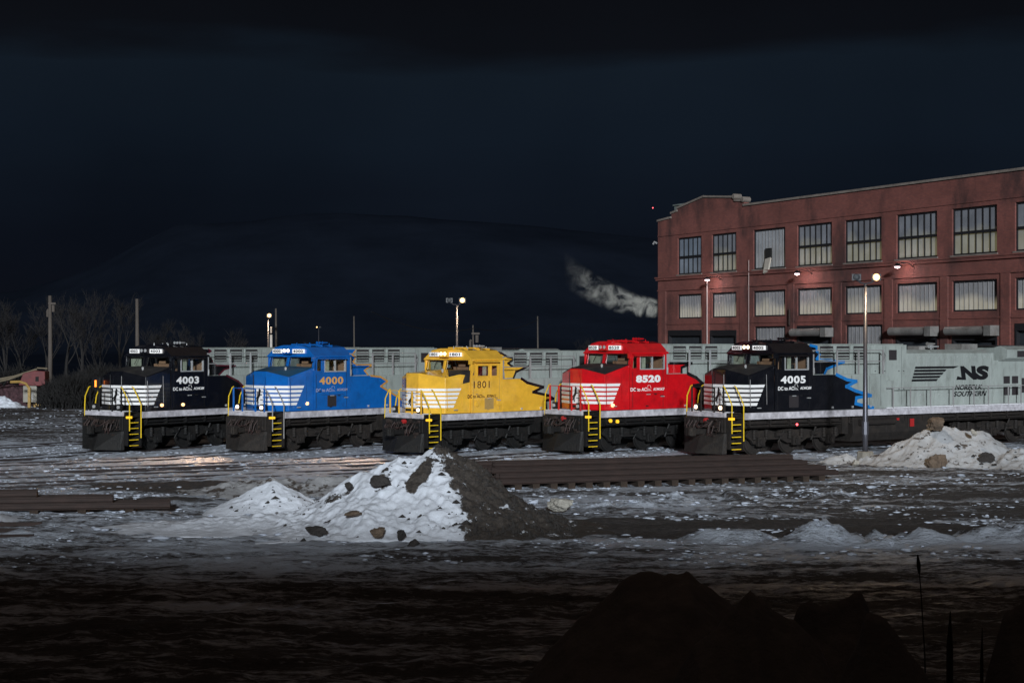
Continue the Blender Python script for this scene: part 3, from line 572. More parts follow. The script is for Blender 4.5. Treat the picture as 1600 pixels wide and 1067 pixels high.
def locomotive(i, P):
    kz = P['kz']; a = AL[i]
    root = empty('locomotive', (*OO[i], 0), R(a), P['label'], 'locomotive', 'locomotives parked nose to nose in a row')
    root.scale = (1, 1, kz)
    body, um = P['body'], P['under']
    cs, xs_, emd = (.9, 1.56, True) if i == 3 else (1.14, 1.57, False)      # nose front, nose shoulder
    cr = 4.84 if emd else 5.12                                            # cab rear
    # frame, sill, deck
    f = MB().box(1.25, 20.6, -1.2, 1.2, 1.12, 1.5).box(0.52, 1.25, -.9, .9, 1.12, 1.5).box(.5, 20.6, -.5, .5, .95, 1.12)
    f.box(6.95, 7.3, -1.4, 1.4, .75, 1.5)
    for q in np.arange(1.6, 20, 1.15): f.box(q, q+.06, -1.42, -1.2, 1.2, 1.5).box(q, q+.06, 1.2, 1.42, 1.2, 1.5)
    f.tube([(1.5, -1.36, 1.32), (9, -1.36, 1.30), (20, -1.36, 1.34)], .03, 6).tube([(1.6, -1.3, 1.2), (20, -1.3, 1.22)], .04, 6)
    f.build('frame', um, root)
    s = MB().box(1.27, 20.6, -1.55, -1.43, 1.5, 1.78).box(1.27, 20.6, 1.43, 1.55, 1.5, 1.78).box(.45, .55, -1.2, 1.2, 1.6, 1.79)
    s.build('side_sill', 'sill_paint', root, bevel=.01)
    MB().box(.57, 20.6, -1.15, 1.15, 1.62, 1.74).box(1.3, 20.6, -1.43, -1.15, 1.62, 1.74).box(1.3, 20.6, 1.15, 1.43, 1.62, 1.74).box(.55, 1.27, -1.3, 1.3, 1.742, 1.785).build('deck', um, root)
    MB().box(9.6, 20.4, -1.5, -.98, 1.785, 1.83).build('deck_snow', 'sill_snow', root, bevel=.015); MB().box(.58, 1.0, -1.15, 1.15, 1.787, 1.815).build('deck_snow', 'sill_snow', root, bevel=.01)
    # pilot, plow, coupler
    pl = MB(); pl.loft([(-.12, 0, .1), (.3, -1.22, .1), (.5, -1.28, .1), (.5, 1.28, .1), (.3, 1.22, .1)], [(.16, 0, .8), (.42, -1.2, .95), (.52, -1.26, .95), (.52, 1.26, .95), (.42, 1.2, .95)])
    pl.box(.44, .52, -1.22, -.45, .96, 1.6).box(.44, .52, .45, 1.22, .96, 1.6).box(.47, .52, -.45, .45, 1.2, 1.6)
    for q in (-1.05, -.7, .7, 1.05): pl.box(.4, .439, q-.04, q+.04, .97, 1.5)
    pl.build('snow_plow', um, root, bevel=.02)
    c = MB().box(-.25, .6, -.12, .12, .88, 1.1).box(-.48, -.22, -.22, .2, .82, 1.18).box(-.56, -.4, -.2, -.04, .84, 1.16); c.build('coupler', um, root, bevel=.03)
    hs = MB()
    for q, r_ in ((-.75, .2), (-.5, .16), (.5, .16), (.75, .2), (.95, .14)): hs.tube([(.4, q, 1.42), (.25, q+.04, 1.2), (.2, q*.9, .95), (.22, q*.75, .9-r_*.4), (.3, q*.6, 1.05)], .02, 6)
    hs.tube([(.4, -.35, 1.38), (.14, -.2, 1.2), (.1, .05, 1.15), (.14, .25, 1.24), (.4, .35, 1.4)], .022, 6)
    hs.build('air_hose', 'hose', root)
    rc = random.Random(i*5); cl = MB()
    for k in range(26):
        y_ = rc.uniform(-1.15, 1.1); z_ = rc.uniform(.75, 1.5); w_, h_ = rc.uniform(.03, .16), rc.uniform(.03, .14); x_ = rc.uniform(.2, .36); cl.box(x_, .42, y_, y_+w_, z_, z_+h_)
    for k in range(7):
        y_ = rc.uniform(-1.1, .8); cl.tube([(.38, y_, 1.45), (.24, y_+rc.uniform(-.1, .1), rc.uniform(1.0, 1.25)), (.3, y_+rc.uniform(.05, .3), rc.uniform(.85, 1.1))], .018, 5)
    cl.build('brake_rigging', 'rigging', root)
    if i in (3, 4, 5): MB().lathe((.42, -.1, 1.45), 'x', [(-.12, .05), (-.1, .1), (.03, .11)], 10).build('gladhand', 'red_part', root)
    # trucks, tank
    truck(root, 2.4, um); truck(root, 14.9, um)
    ft = MB(); ft.prism([(-1.38, 1.45), (-1.42, .75), (-1.2, .38), (1.2, .38), (1.42, .75), (1.38, 1.45)], 'x', 7.6, 13.3)
    for q in (8.2, 9.6, 11.0, 12.4): ft.box(q, q+.07, -1.44, -1.38, .8, 1.4)
    ft.cyl((9.0, -1.5, 1.22), 'x', .14, 2.2, 12); ft.build('fuel_tank', um, root, bevel=.02)
    if i == 5:
        MB().box(11.1, 11.35, -1.47, -1.44, .95, 1.3).box(10.25, 10.4, -1.47, -1.44, 1.25, 1.35).build('fuel_sign', 'red_part', root)
        MB().cyl((4.35, -1.34, 1.22), 'y', .05, .04, 10).build('marker_light', 'lamp_red', root)
    if i == 4:
        for q in (1.9, 2.3): MB().cyl((q, -1.4, 1.35-(q-1.9)*.1), 'y', .075, .08, 12).build('brake_gauge', 'amber_lens', root)
    # nose
    zf, zc, zb = (3.62, 3.42, 3.72) if emd else (3.56, 3.32, 3.72)
    nb = 1.79; by = 1.45; bs = 2.97
    v = [(cs, -.4, nb), (cs, .4, nb), (xs_, 1.4, nb), (bs, by, nb), (bs, -by, nb), (xs_, -1.4, nb),
         (cs+.05, -.4, zf), (cs+.05, .4, zf), (xs_+.02, 1.4, zc), (bs, by, zb), (bs, -by, zb), (xs_+.02, -1.4, zc), (2.72, 0, zb+.05)]
    nz = MB().add(v, [(5, 4, 3, 2, 1, 0), (0, 1, 7, 6), (1, 2, 8, 7), (2, 3, 9, 8), (3, 4, 10, 9), (4, 5, 11, 10), (5, 0, 6, 11), (6, 7, 12), (7, 8, 12), (8, 9, 12), (9, 10, 12), (10, 11, 12), (11, 6, 12)])
    nose = nz.build('nose', body, root, bevel=.03)
    nt_ = P['nosetop']
    if nt_:
        def up(p, k=.006): return (p[0], p[1], p[2]+k)
        if emd: tri = MB().loft([up((2.0, -1.39, 3.32), -.3), up((2.9, -1.47, 3.5), -.3), up((2.5, -1.0, 3.68), -.3)], [up((1.75, -1.40, 3.50), 0), up((2.95, -1.46, 3.735), 0), up((2.3, -.75, 3.76), 0)])
        else: tri = MB().loft([up(v[6], .01), up(v[7], .01), up(v[12], .01)], [up(v[6], .02), up(v[7], .02), up(v[12], .02)]).loft([up(v[6], .008), up(v[12], .008), up(v[10], .008), up(v[11], .008)], [up(v[6], .016), up(v[12], .016), up(v[10], .016), up(v[11], .016)]).loft([up(v[7], .008), up(v[8], .008), up(v[9], .008), up(v[12], .008)], [up(v[7], .016), up(v[8], .016), up(v[9], .016), up(v[12], .016)])
        tri.build('antiglare_panel', nt_, nose)
    dr = MB().box(cs-.02, cs+.004, -.30, .36, 1.9, 2.0); dr.cyl((cs-.03, -.2, 2.3), 'y', .015, .2, 6)
    dr.tube([(cs-.03, .33, 3.4), (cs-.03, .33, 2.1)], .018, 6).build('door_hinge', 'steel_dark', nose)
    # nose stripes (five bands round the nose) and emblem
    st = MB(); zt = 2.93; hh = .118; pit = .187
    fd = Vector((xs_-cs, -1.0)).normalized()      # near facet direction in (s, y)
    def band(p0, p1, z0, z1, nrm, t=.008):
        o = Vector((*nrm, 0))*t
        q = [(p0[0], p0[1], z0), (p1[0], p1[1], z0), (p1[0], p1[1], z1), (p0[0], p0[1], z1)]
        st.loft([Vector(x) for x in q], [Vector(x)+o for x in q])
    fs = Vector((bs-xs_, -by+1.4)).normalized()
    for k in range(5):
        z1 = zt-pit*k; z0 = z1-hh; e0, e1 = 2.44-.083*k*1.15, 2.44-.083*(k+.63)*1.15
        kk = .05*(z1-nb)/(zf-nb)
        # near facet
        A = Vector((cs+kk, -.4)); Bp = Vector((xs_+.01, -1.4)); nrm = (-(-1.0)*-1/1.0, -(xs_-cs)) ; nv = Vector((-1.0, -(xs_-cs))).normalized()
        st.loft([Vector((A.x, A.y, z0))+Vector((*nv, 0))*-.002, Vector((Bp.x, Bp.y, z0)), Vector((Bp.x, Bp.y, z1)), Vector((A.x, A.y, z1))+Vector((*nv, 0))*-.002],
                [Vector((A.x, A.y, z0))+Vector((*nv, 0))*.034, Vector((Bp.x, Bp.y, z0))+Vector((*nv, 0))*.016, Vector((Bp.x, Bp.y, z1))+Vector((*nv, 0))*.016, Vector((A.x, A.y, z1))+Vector((*nv, 0))*.034])
        nf = Vector((-1.0, (xs_-cs))).normalized(); A = Vector((cs+kk, .4)); Bp = Vector((xs_+.01, 1.4))
        st.loft([Vector((A.x, A.y, z0)), Vector((Bp.x, Bp.y, z0)), Vector((Bp.x, Bp.y, z1)), Vector((A.x, A.y, z1))],
                [Vector((A.x, A.y, z0))+Vector((*nf, 0))*.03, Vector((Bp.x, Bp.y, z0))+Vector((*nf, 0))*.016, Vector((Bp.x, Bp.y, z1))+Vector((*nf, 0))*.016, Vector((A.x, A.y, z1))+Vector((*nf, 0))*.03])
        # side of the nose, slanted end
        sd = lambda s_: -1.4-(s_-xs_)*(by-1.4)/(bs-xs_)
        q = [(xs_-.01, sd(xs_), z0), (e1, sd(e1), z0), (e0, sd(e0), z1), (xs_-.01, sd(xs_), z1)]
        st.loft(q, [(x, y-.014, z) for x, y, z in q])
        # door front: bands beside the white emblem field
        st.box(cs-.012, cs+.07, -.4, -.22, z0, z1).box(cs-.012, cs+.07, .24, .4, z0, z1)
    st.box(cs-.014, cs+.07, -.22, .24, zt-pit*4-hh, zt)
    st.build('nose_stripes', 'white_paint', nose)
    em = MB(); pts = [(-x*.95+.01, z*.98+2.28-.1) for x, z in HORSE]
    from mathutils.geometry import tessellate_polygon
    n = len(pts); tr = tessellate_polygon([[Vector((p[0], p[1], 0)) for p in pts]])
    em.add([(cs-.024, p[0], p[1]) for p in pts]+[(cs-.013, p[0], p[1]) for p in pts], [tuple(t) for t in tr]+[tuple(n+j for j in t)[::-1] for t in tr]+[(j, (j+1) % n, n+(j+1) % n, n+j) for j in range(n)])
    em.build('horse_emblem', 'board_text', nose)
    # small stepping lights and grab irons on the nose
    gi = MB(); gi.tube([(xs_+.0, -1.5, 3.15), (xs_+.0, -1.53, 2.0)], .014, 5).tube([(xs_+.9, -1.5, 3.35), (xs_+.9, -1.53, 2.1)], .012, 5)
    gi.tube([(cs-.08, -.45, 3.35), (cs-.08, -.45, 2.3)], .014, 5); gi.build('grab_iron', 'handrail_grey' if i in (1, 5) else body, nose)
    MB().lathe((1.9, -.85, zf+.14), 'z', [(-.12, .03), (-.04, .05), (.03, .055), (.06, .02)], 8).build('nose_light', 'lamp_ditch_off', nose)
    # cab: walls with window openings
    wl = P['win']
    cab = MB()
    zside = 4.2; p0 = Vector((bs, -1.5, 1.79)); Lc = cr-bs
    cab.panel(p0, (1, 0, 0), (0, 0, 1), (0, -1, 0), Lc, zside-1.79, [(w0-bs, w1-bs, z0-1.79, z1-1.79) for w0, w1, z0, z1 in wl], .06)
    cab.panel((bs, 1.5, 1.79), (1, 0, 0), (0, 0, 1), (0, 1, 0), Lc, zside-1.79, [(w0-bs, w1-bs, z0-1.79, z1-1.79) for w0, w1, z0, z1 in wl], .06)
    cab.box(cr-.06, cr, -1.44, 1.44, 1.79, 4.2)
    # front, two facets meeting on the centre line, raked
    fl = math.hypot(bs-2.72, 1.5); rake = Vector((.10, 0, .48)).normalized(); hgt = .5/rake.z
    for sg in (-1, 1):
        U = Vector((bs-2.72, sg*1.5, 0)).normalized(); nn = Vector((-1.5, sg*(bs-2.72), 0)).normalized(); nn = (nn-rake*nn.dot(rake)).normalized()
        cab.panel((2.72, 0, 3.68), U, rake, nn, fl, hgt, [(.13, fl-.17, .07, hgt-.02)], .05)
        gl = MB(); q = [Vector((2.72, 0, 3.68))+U*u+rake*w-nn*.03 for u, w in ((.13, .07), (fl-.17, .07), (fl-.17, hgt-.02), (.13, hgt-.02))]
        gl.add(q, [(0, 1, 2, 3)]); ws = gl.build('windshield', 'cab_glass', root, recalc=False)
        r2 = MB(); z0_ = Vector((2.72, 0, 3.68))+nn*.012
        for u0, u1, w0, w1 in ((.10, .13, .04, hgt), (fl-.17, fl-.14, .04, hgt), (.13, fl-.17, .04, .07), (.13, fl-.17, hgt-.02, hgt+.0)):
            q = [z0_+U*u+rake*w for u, w in ((u0, w0), (u1, w0), (u1, w1), (u0, w1))]; r2.loft(q, [x-nn*.025 for x in q])
        r2.tube([z0_+U*.55+rake*hgt+nn*.03, z0_+U*.75+rake*.16+nn*.03], .012, 5)
        r2.build('windshield_frame', 'steel_dark', ws)
    cab.prism([(-1.5, 4.0), (-1.5, 4.2), (-1.44, 4.2), (-1.44, 4.0)], 'x', bs-.12, bs)
    # corner posts
    for sg in (-1, 1): cab.loft([(bs-.01, sg*1.5, 3.6), (bs+.12, sg*1.5, 3.6), (bs+.12, sg*1.42, 3.6), (bs-.01, sg*1.42, 3.6)], [(bs+.09, sg*1.5, 4.2), (bs+.22, sg*1.5, 4.2), (bs+.22, sg*1.42, 4.2), (bs+.09, sg*1.42, 4.2)])
    cabo = cab.build('cab', body, root, merge=False)
    # roof with brow
    fr = [(-1.53, 4.19), (-1.53, 4.24), (-1.02, 4.64), (-.55, 4.72), (.55, 4.72), (1.02, 4.64), (1.53, 4.24), (1.53, 4.19)]
    rf = MB(); xb = 2.80
    rf.loft([(xb+abs(y)*.08+(.0 if z < 4.5 else .08), y, z) for y, z in fr], [(cr+.12, y, z) for y, z in fr])
    for q in (3.3, 4.0, 4.6): rf.box(q, q+.04, -.9, .9, 4.66, 4.735)
    rf.box(3.2, 3.7, -.45, .25, 4.72, 4.79).box(4.3, 4.7, -.3, .5, 4.72, 4.78)
    rf.build('cab_roof', body, root, bevel=.025)
    an = MB()
    for q, y_, h_ in ((3.05, -.3, .12), (3.5, -.7, .09), (3.9, -.2, .13), (4.2, .4, .1), (4.85, -.45, .1)): an.tube([(q, y_, 4.7), (q, y_, 4.72+h_)], [.03, .012], 6)
    for q in (0, 1, 2): an.lathe((4.55+.02*q, -.55+.16*q, 4.84), 'x', [(-.2-.04*q, .065), (-.15, .04), (.1, .025)], 8)
    an.build('antenna', 'alu' if i in (1, 3) else body, root)
    # side windows
    for sg in (-1, 1):
        for w0, w1, z0, z1 in wl:
            y = sg*1.47; gl = MB().add([(w0, y, z0), (w1, y, z0), (w1, y, z1), (w0, y, z1)], [(0, 1, 2, 3)]); g_ = gl.build('side_window', 'cab_glass', root, recalc=False)
            fr_ = MB(); t = .025; yo = sg*1.515; yi = sg*1.46; ya, yb = min(yo, yi), max(yo, yi)
            fr_.box(w0-t, w0+t, ya, yb, z0-t, z1+t).box(w1-t, w1+t, ya, yb, z0-t, z1+t).box(w0+t, w1-t, ya, yb, z0-t, z0+t).box(w0+t, w1-t, ya, yb, z1-t, z1+t)
            if w1-w0 > .9: m_ = (w0+w1)/2; fr_.box(m_-.03, m_+.03, ya, yb, z0+t, z1-t)
            fr_.build('window_frame', 'alu' if not (i == 3 or w1-w0 < .5) else ('alu' if i == 3 and w0 < 3 else body), g_)
    # interior
    it = MB().box(cr-.12, cr-.07, -1.42, 1.42, 2.2, 3.98); it.build('bulkhead', 'cab_tan', root)
    MB().box(3.08, 3.4, -1.25, -.25, 3.3, 3.88).box(3.06, 3.09, -1.0, -.6, 3.9, 4.0).build('control_desk', 'cab_tan', root)
    it = MB().box(3.05, 3.5, -.2, 1.1, 2.2, 3.72).box(4.0, 4.4, -1.1, -.55, 2.4, 3.05).box(4.35, 4.47, -1.08, -.57, 3.0, 3.75).box(4.0, 4.4, .55, 1.1, 2.4, 3.05).box(4.35, 4.47, .57, 1.08, 3.0, 3.75); it.build('cab_seat', 'cab_dark', root, bevel=.03)
    MB().box(3.1, 3.13, .6, 1.25, 3.66, 4.1).box(3.75, 3.95, -1.4, -1.36, 3.5, 4.12).build('sun_curtain', 'cab_curtain', root)
    # sun visors over side windows
    vs_ = MB().loft([(wl[0][0]+.05, -1.5, 4.17), (cr-.3, -1.5, 4.17), (cr-.3, -1.5, 4.19), (wl[0][0]+.05, -1.5, 4.19)], [(wl[0][0]+.05, -1.68, 4.09), (cr-.3, -1.68, 4.09), (cr-.3, -1.68, 4.11), (wl[0][0]+.05, -1.68, 4.11)]); vs_.build('sun_visor', body, root)
    # number boards on the brow with lit glass
    for sg in (-1, 1):
        U = Vector((.06, -1 if sg < 0 else 1, 0)).normalized(); nrm = Vector((-1, U.x/abs(U.y)*(-1 if sg < 0 else 1)*1.0, 0)).normalized()
        if sg < 0: P0 = Vector((xb-.03+.42*.08, -.30, 4.36)); U_ = Vector((.10, -.80, 0)).normalized()
        else: P0 = Vector((xb-.03+1.1*.08, 1.05, 4.36)); U_ = Vector((-.08, -.75, 0)).normalized()
        nn = Vector((U_.y, -U_.x, 0)); q = [P0+U_*u+Vector((0, 0, w)) for u, w in ((0, 0), (.66, 0), (.66, .19), (0, .19))]
        bd = MB().loft([x-nn*.06 for x in q], [x+nn*.03 for x in q]); bo = bd.build('number_board', 'board_lit', root, bevel=.01)
        tm = MB(); text(tm, P['num'], P0+U_*.05+Vector((0, 0, .03))+nn*.032, U_, (0, 0, 1), nn, .56, .13, bold=.025, sp=1.1); tm.build('board_number', 'board_text', bo, recalc=False)
    hb = MB().box(xb-.1, xb+.2, -.26, .26, 4.33, 4.63); hl = hb.build('headlight_housing', body, root, bevel=.02)
    for y_ in (-.12, .12): MB().lathe((xb-.09, y_, 4.48), 'x', [(-.05, .03), (-.035, .075), (.02, .085)], 14).build('headlight', 'lamp_head' if P['head'] else 'lamp_ditch_off', hl)
    # ditch lights on the front platform
    for y_, lit in ((-.78, P['ditch'][0]), (.78, P['ditch'][1])):
        b_ = MB().box(.6, .78, y_-.1, y_+.1, 1.787, 2.12); d_ = b_.build('ditch_light', um, root)
        MB().lathe((.57, y_, 1.98), 'x', [(-.04, .03), (-.02, .075), (.04, .085)], 14).build('lens', 'lamp_head' if lit else 'lamp_ditch_off', d_)
    # platform steps at both front corners
    for sg in (-1, 1):
        w_ = MB().box(.52, .56, min(sg*.95, sg*1.45), max(sg*.95, sg*1.45), .3, 1.54).box(1.18, 1.25, min(sg*.95, sg*1.5), max(sg*.95, sg*1.5), .28, 1.73).box(.56, 1.18, min(sg*.93, sg*.97), max(sg*.93, sg*.97), .3, 1.62)
        ld = w_.build('ladder', um, root)
        for k in range(6): z = .29+.252*k; MB().box(.56, 1.14 if k else 1.17, min(sg*.99, sg*1.48), max(sg*.99, sg*1.48), z, z+.03).build('step', um, ld)
        e_ = MB()
        for k in range(5): z = .285+.252*k; e_.box(.58, 1.08, min(sg*1.482, sg*1.50), max(sg*1.482, sg*1.50), z, z+.036)
        e_.build('step_edge', 'rail_yellow', ld)
    MB().box(.5, .7, -1.53, -1.36, 1.5, 1.6).build('step_light', 'amber_lens', root)
    if P.get('lights'):
        for (s_, z_, nm, mt) in P['lights']: MB().lathe((s_, -1.53 if s_ > 2.9 else -1.46, z_), 'y', [(-.05, .03), (-.03, .07), (.05, .08)], 12).build(nm, mt, root)
    # yellow handrails
    col = P['rails']
    for k, (s_, zb_, yo) in enumerate(((.58, .95, -1.5), (1.2, .62, -1.52), (.58, .95, 1.36), (1.2, .62, 1.4))):
        sg = 1 if yo > 0 else -1
        MB().tube([(s_, yo, zb_), (s_, yo, 2.1), (s_-.01, sg*1.32, 2.45), (s_-.03, sg*1.06, 2.85), (s_-.03, sg*.98, 2.88)], .026, 7).build('handrail', 'rail_yellow' if (sg > 0 or P['yellow_near']) else col, root)
    pr = MB()
    for y_ in (-1.0, -.42, .42, 1.0): pr.box(.54, .59, y_-.03, y_+.03, 1.787, 2.82)
    pr.tube([(.565, -1.0, 2.82), (.565, 1.0, 2.82)], .018, 6); pr.build('platform_railing', um if i in (1, 5) else body, root)
    # lettering on the cab side
    y_ = -1.503; tm = MB(); n0, n1, z0, z1 = P['numbox']
    text(tm, P['num'], (n0, y_, z0/kz), (1, 0, 0), (0, 0, 1), (0, -1, 0), n1-n0, (z1-z0)/kz, bold=P['bold'], sp=1.12); tm.build('cab_number', P['nummat'], root, recalc=False)
    tm = MB(); t0, t1, zz = P['txt']; wd = t1-t0
    text(tm, 'DC to AC', (t0, y_, zz/kz), (1, 0, 0), (0, 0, 1), (0, -1, 0), wd*.47, .155, bold=.022); tm.build('cab_lettering', P['txtmat'], root, recalc=False); tm = MB(); text(tm, P['model'], (t0+wd*.66, y_, (zz+.02)/kz), (1, 0, 0), (0, 0, 1), (0, -1, 0), wd*.34, .12, bold=.02, shear=.2)
    tm.build('model_lettering', P['txtmat'], root, recalc=False); tm = MB()
    for q in range(4): x = t0+wd*(.49+.035*q); tm.loft([(x, y_, zz/kz), (x+.02, y_, zz/kz), (x-.03, y_, zz/kz+.16-.03*q), (x-.05, y_, zz/kz+.16-.03*q)], [(x, y_-.005, zz/kz), (x+.02, y_-.005, zz/kz), (x-.03, y_-.005, zz/kz+.16-.03*q), (x-.05, y_-.005, zz/kz+.16-.03*q)])
    if not emd: tm.tube([(t0+wd*.5, y_, zz/kz+.17), (t0+wd*.51, y_, zz/kz+.25), (t0+wd*.57, y_, zz/kz+.25), (t0+wd*.60, y_, zz/kz+.12)], .008, 4)
    tm.build('speed_mark', P['txtmat'], root, recalc=False)
    # doors, hatches and latches on cab side
    hd = MB().box(bs+.12, bs+.135, -1.506, -1.5, 1.9, 3.4).box(cr-.22, cr-.205, -1.506, -1.5, 1.9, 4.1).box(bs+.4, cr-.3, -1.506, -1.5, 2.48, 2.492)
    for q, z in ((bs+.25, 2.62), (bs+1.4, 2.42), (cr-.4, 2.35), (bs+.9, 1.92)): hd.box(q, q+.14, -1.53, -1.5, z, z+.04)
    hd.build('panel_seam', 'steel_dark' if i != 3 else 'grille_tan', root)
    for q, z in ((cr-.35, 2.32), (bs+.95, 2.42), (1.95, 1.95)): MB().box(q, q+.2, -1.545, -1.5, z, z+.035).build('glint_latch', 'alu', root)  # bright bars added to supply small glints, here and on the next line
    for q in (cr+1.1, cr+2.3, cr+3.4): MB().box(q, q+.07, -1.55, -1.506, 1.86, 1.95).build('glint_latch', 'alu', root)
    if i in (2, 5, 3): MB().box(3.75, 4.28, -1.512, -1.5, 1.95, 2.45).build('vent_grille', 'louver_dark' if i != 3 else 'grille_tan', root)
    if i == 3:
        for q in (3.3, 4.6): MB().lathe((q, -1.5, 2.2), 'y', [(-.05, .04), (-.045, .12), (0, .14)], 12).build('filler_cap', body, root)
    # low cabinet behind the cab
    cab2 = MB().box(cr+.0, 9.55, -1.5, 1.5, 1.79, 3.31); cab2.box(9.55, 10.2, -1.35, 1.35, 1.79, 3.0)
    lc = cab2.build('side_cabinet', 'paint_grey', root, bevel=.015)
    sm_ = MB()
    for q in (6.3, 7.4, 8.5, 9.2): sm_.box(q, q+.012, -1.503, -1.5, 1.9, 3.25)
    sm_.build('cabinet_seam', 'steel_dark', lc)
    # tall hood
    tall = MB().box(cr, 11.44, -.95, .95, 1.75, 4.58).box(cr+.1, 11.4, -.8, .8, 4.58, 4.62); th = tall.build('hood', 'paint_grey', root, bevel=.02)
    for q in (6.05, 7.04, 8.06):
        fr_ = MB().box(q, q+.8, -.956, -.94, 3.94, 4.52); lv = fr_.build('louver', 'louver_dark', th)
        sl = MB()
        for k in range(4): z = 4.02+.13*k; sl.loft([(q+.04, -.956, z), (q+.76, -.956, z), (q+.76, -.956, z+.015), (q+.04, -.956, z+.015)], [(q+.04, -.985, z-.035), (q+.76, -.985, z-.035), (q+.76, -.985, z-.028), (q+.04, -.985, z-.028)])
        sl.box(q-.06, q, -.975, -.95, 3.9, 4.55).box(q+.8, q+.86, -.975, -.95, 3.9, 4.55).box(q, q+.8, -.975, -.956, 4.52, 4.55).box(q, q+.8, -.975, -.956, 3.9, 3.94); sl.build('slats', 'paint_grey', lv)
    MB().box(10.3, 10.78, -.965, -.95, 3.9, 4.35).build('hatch_window', 'louver_dark', th)
    lt = MB()
    for q in (9.1, 9.9, 10.1, 11.1): lt.box(q, q+.01, -.953, -.95, 1.9, 4.5)
    for q in (9.4, 10.0, 10.9, 11.2):
        for z in (3.4, 2.6): lt.box(q, q+.06, -.97, -.95, z, z+.03)
    lt.build('hood_latch', 'steel_dark', th)
    # flames of body colour running back over the grey
    lo, hi, w_, fm = P['lo'], P['hi'], P['fw'], P['flame']
    m_ = MB(); lo = [(x, min(z/kz, 3.305)) for x, z in lo]; hi = [(x, min(max(z/kz, 3.32), 4.57)) for x, z in hi]
    prism_y(m_, [(cr+.002, 1.80)]+[(cr+.002, lo[0][1])]+lo+[(lo[-1][0], 1.80)], -1.506, -1.499)
    m_.build('cabinet_flame', body, lc)
    s2 = MB(); stroke(s2, lo[1:], w_, -1.505, .004); s2.build('flame_edge', fm, lc)
    m_ = MB(); prism_y(m_, [(cr+.002, 3.315), (cr+.002, hi[0][1])]+hi, -.957, -.949); m_.build('hood_flame', body, th)
    s2 = MB(); stroke(s2, hi[1:] if i != 3 else hi, w_*.8, -.956, .004); s2.build('flame_edge', fm, th)
    # railing on top of the cabinet
    rr = MB()
    for q in (cr+.08, 6.6, 7.9, 9.4): rr.box(q-.03, q+.03, -1.47, -1.41, 3.31, 4.36)
    for z in (3.86, 4.34): rr.tube([(cr+.1, -1.44, z), (9.4, -1.44, z)], .022, 6)
    rr.tube([(9.4, -1.44, 4.34), (9.9, -1.1, 4.1), (9.9, -1.0, 3.5)], .022, 6)
    rr.tube([(cr+.1, -1.44, 3.6), (cr+.1, -1.44, 3.35)], .05, 6)
    rr.build('roof_railing', 'alu' if i in (1, 4) else 'handrail_grey', root)
    # engine hood, radiator
    eh = MB().box(11.44, 17.3, -.95, .95, 1.75, 4.2); eh.prism([(-.9, 4.2), (-.6, 4.36), (.6, 4.36), (.9, 4.2)], 'x', 11.5, 17.3)
    e_ = eh.build('engine_hood', 'paint_grey', root, bevel=.015)
    sd = MB()
    for q in np.arange(12.1, 17.2, .62): sd.box(q, q+.012, -.953, -.95, 1.9, 4.05)
    for q in np.arange(12.3, 17.2, .62):
        for z in (4.0, 2.3): sd.box(q, q+.05, -.972, -.95, z, z+.05)
    sd.build('hood_latch', 'alu', e_)
    ex = MB().box(12.9, 13.9, -.35, .35, 4.36, 4.52); ex.lathe((14.0, -.3, 4.62), 'x', [(-.5, .09), (-.4, .05), (0, .04)], 8); ex.build('exhaust_stack', 'roller', root); MB().box(15.6, 16.7, -.5, .5, 4.36, 4.62).build('fan_housing', 'roller', root)
    hn = MB()
    for k in range(4): hn.lathe((13.3+.12*k, -.75+.03*k, 4.5), 'x', [(-.2, .08), (-.1, .04), (.15, .03)], 8)
    hn.tube([(13.3, -.7, 4.36), (13.3, -.7, 4.5), (13.8, -.7, 4.5)], .03, 6); hn.build('horn', 'alu', root)
    rd = MB().box(17.3, 20.5, -.95, .95, 1.75, 3.85); rd.prism([(-.95, 3.8), (-1.5, 3.95), (-1.5, 4.35), (-1.1, 4.52), (1.1, 4.52), (1.5, 4.35), (1.5, 3.95), (.95, 3.8)], 'x', 17.6, 20.5)
    ro = rd.build('radiator', 'paint_grey', root, bevel=.015)
    for q in ((18.3, 20.3, -1.51, -1.5, 4.0, 4.3), (18.0, 18.45, -.957, -.95, 2.75, 3.1), (18.6, 19.05, -.957, -.95, 2.75, 3.1), (18.0, 18.45, -.957, -.95, 2.2, 2.6), (18.6, 19.05, -.957, -.95, 2.2, 2.6), (19.3, 19.6, -.957, -.95, 2.3, 3.0)): MB().box(*q).build('radiator_grille', 'louver_dark', ro)
    MB().box(17.4, 20.5, -1.0, 1.0, 4.52, 4.56).build('radiator_top', 'louver_dark', ro)
    # walkway railing
    wr = MB()
    for q in (10.0, 11.1, 12.4, 13.9, 15.3, 16.3, 17.7, 18.6, 20.3): wr.box(q-.022, q+.022, -1.50, -1.456, 1.78, 2.68)
    wr.tube([(9.6, -1.478, 2.68), (20.3, -1.478, 2.68)], .02, 6); wr.build('walkway_railing', 'handrail_grey', root)
    # rear: dark buffer
    MB().box(20.5, 20.62, -1.5, 1.5, .4, 1.75).build('rear_pilot', um, root)
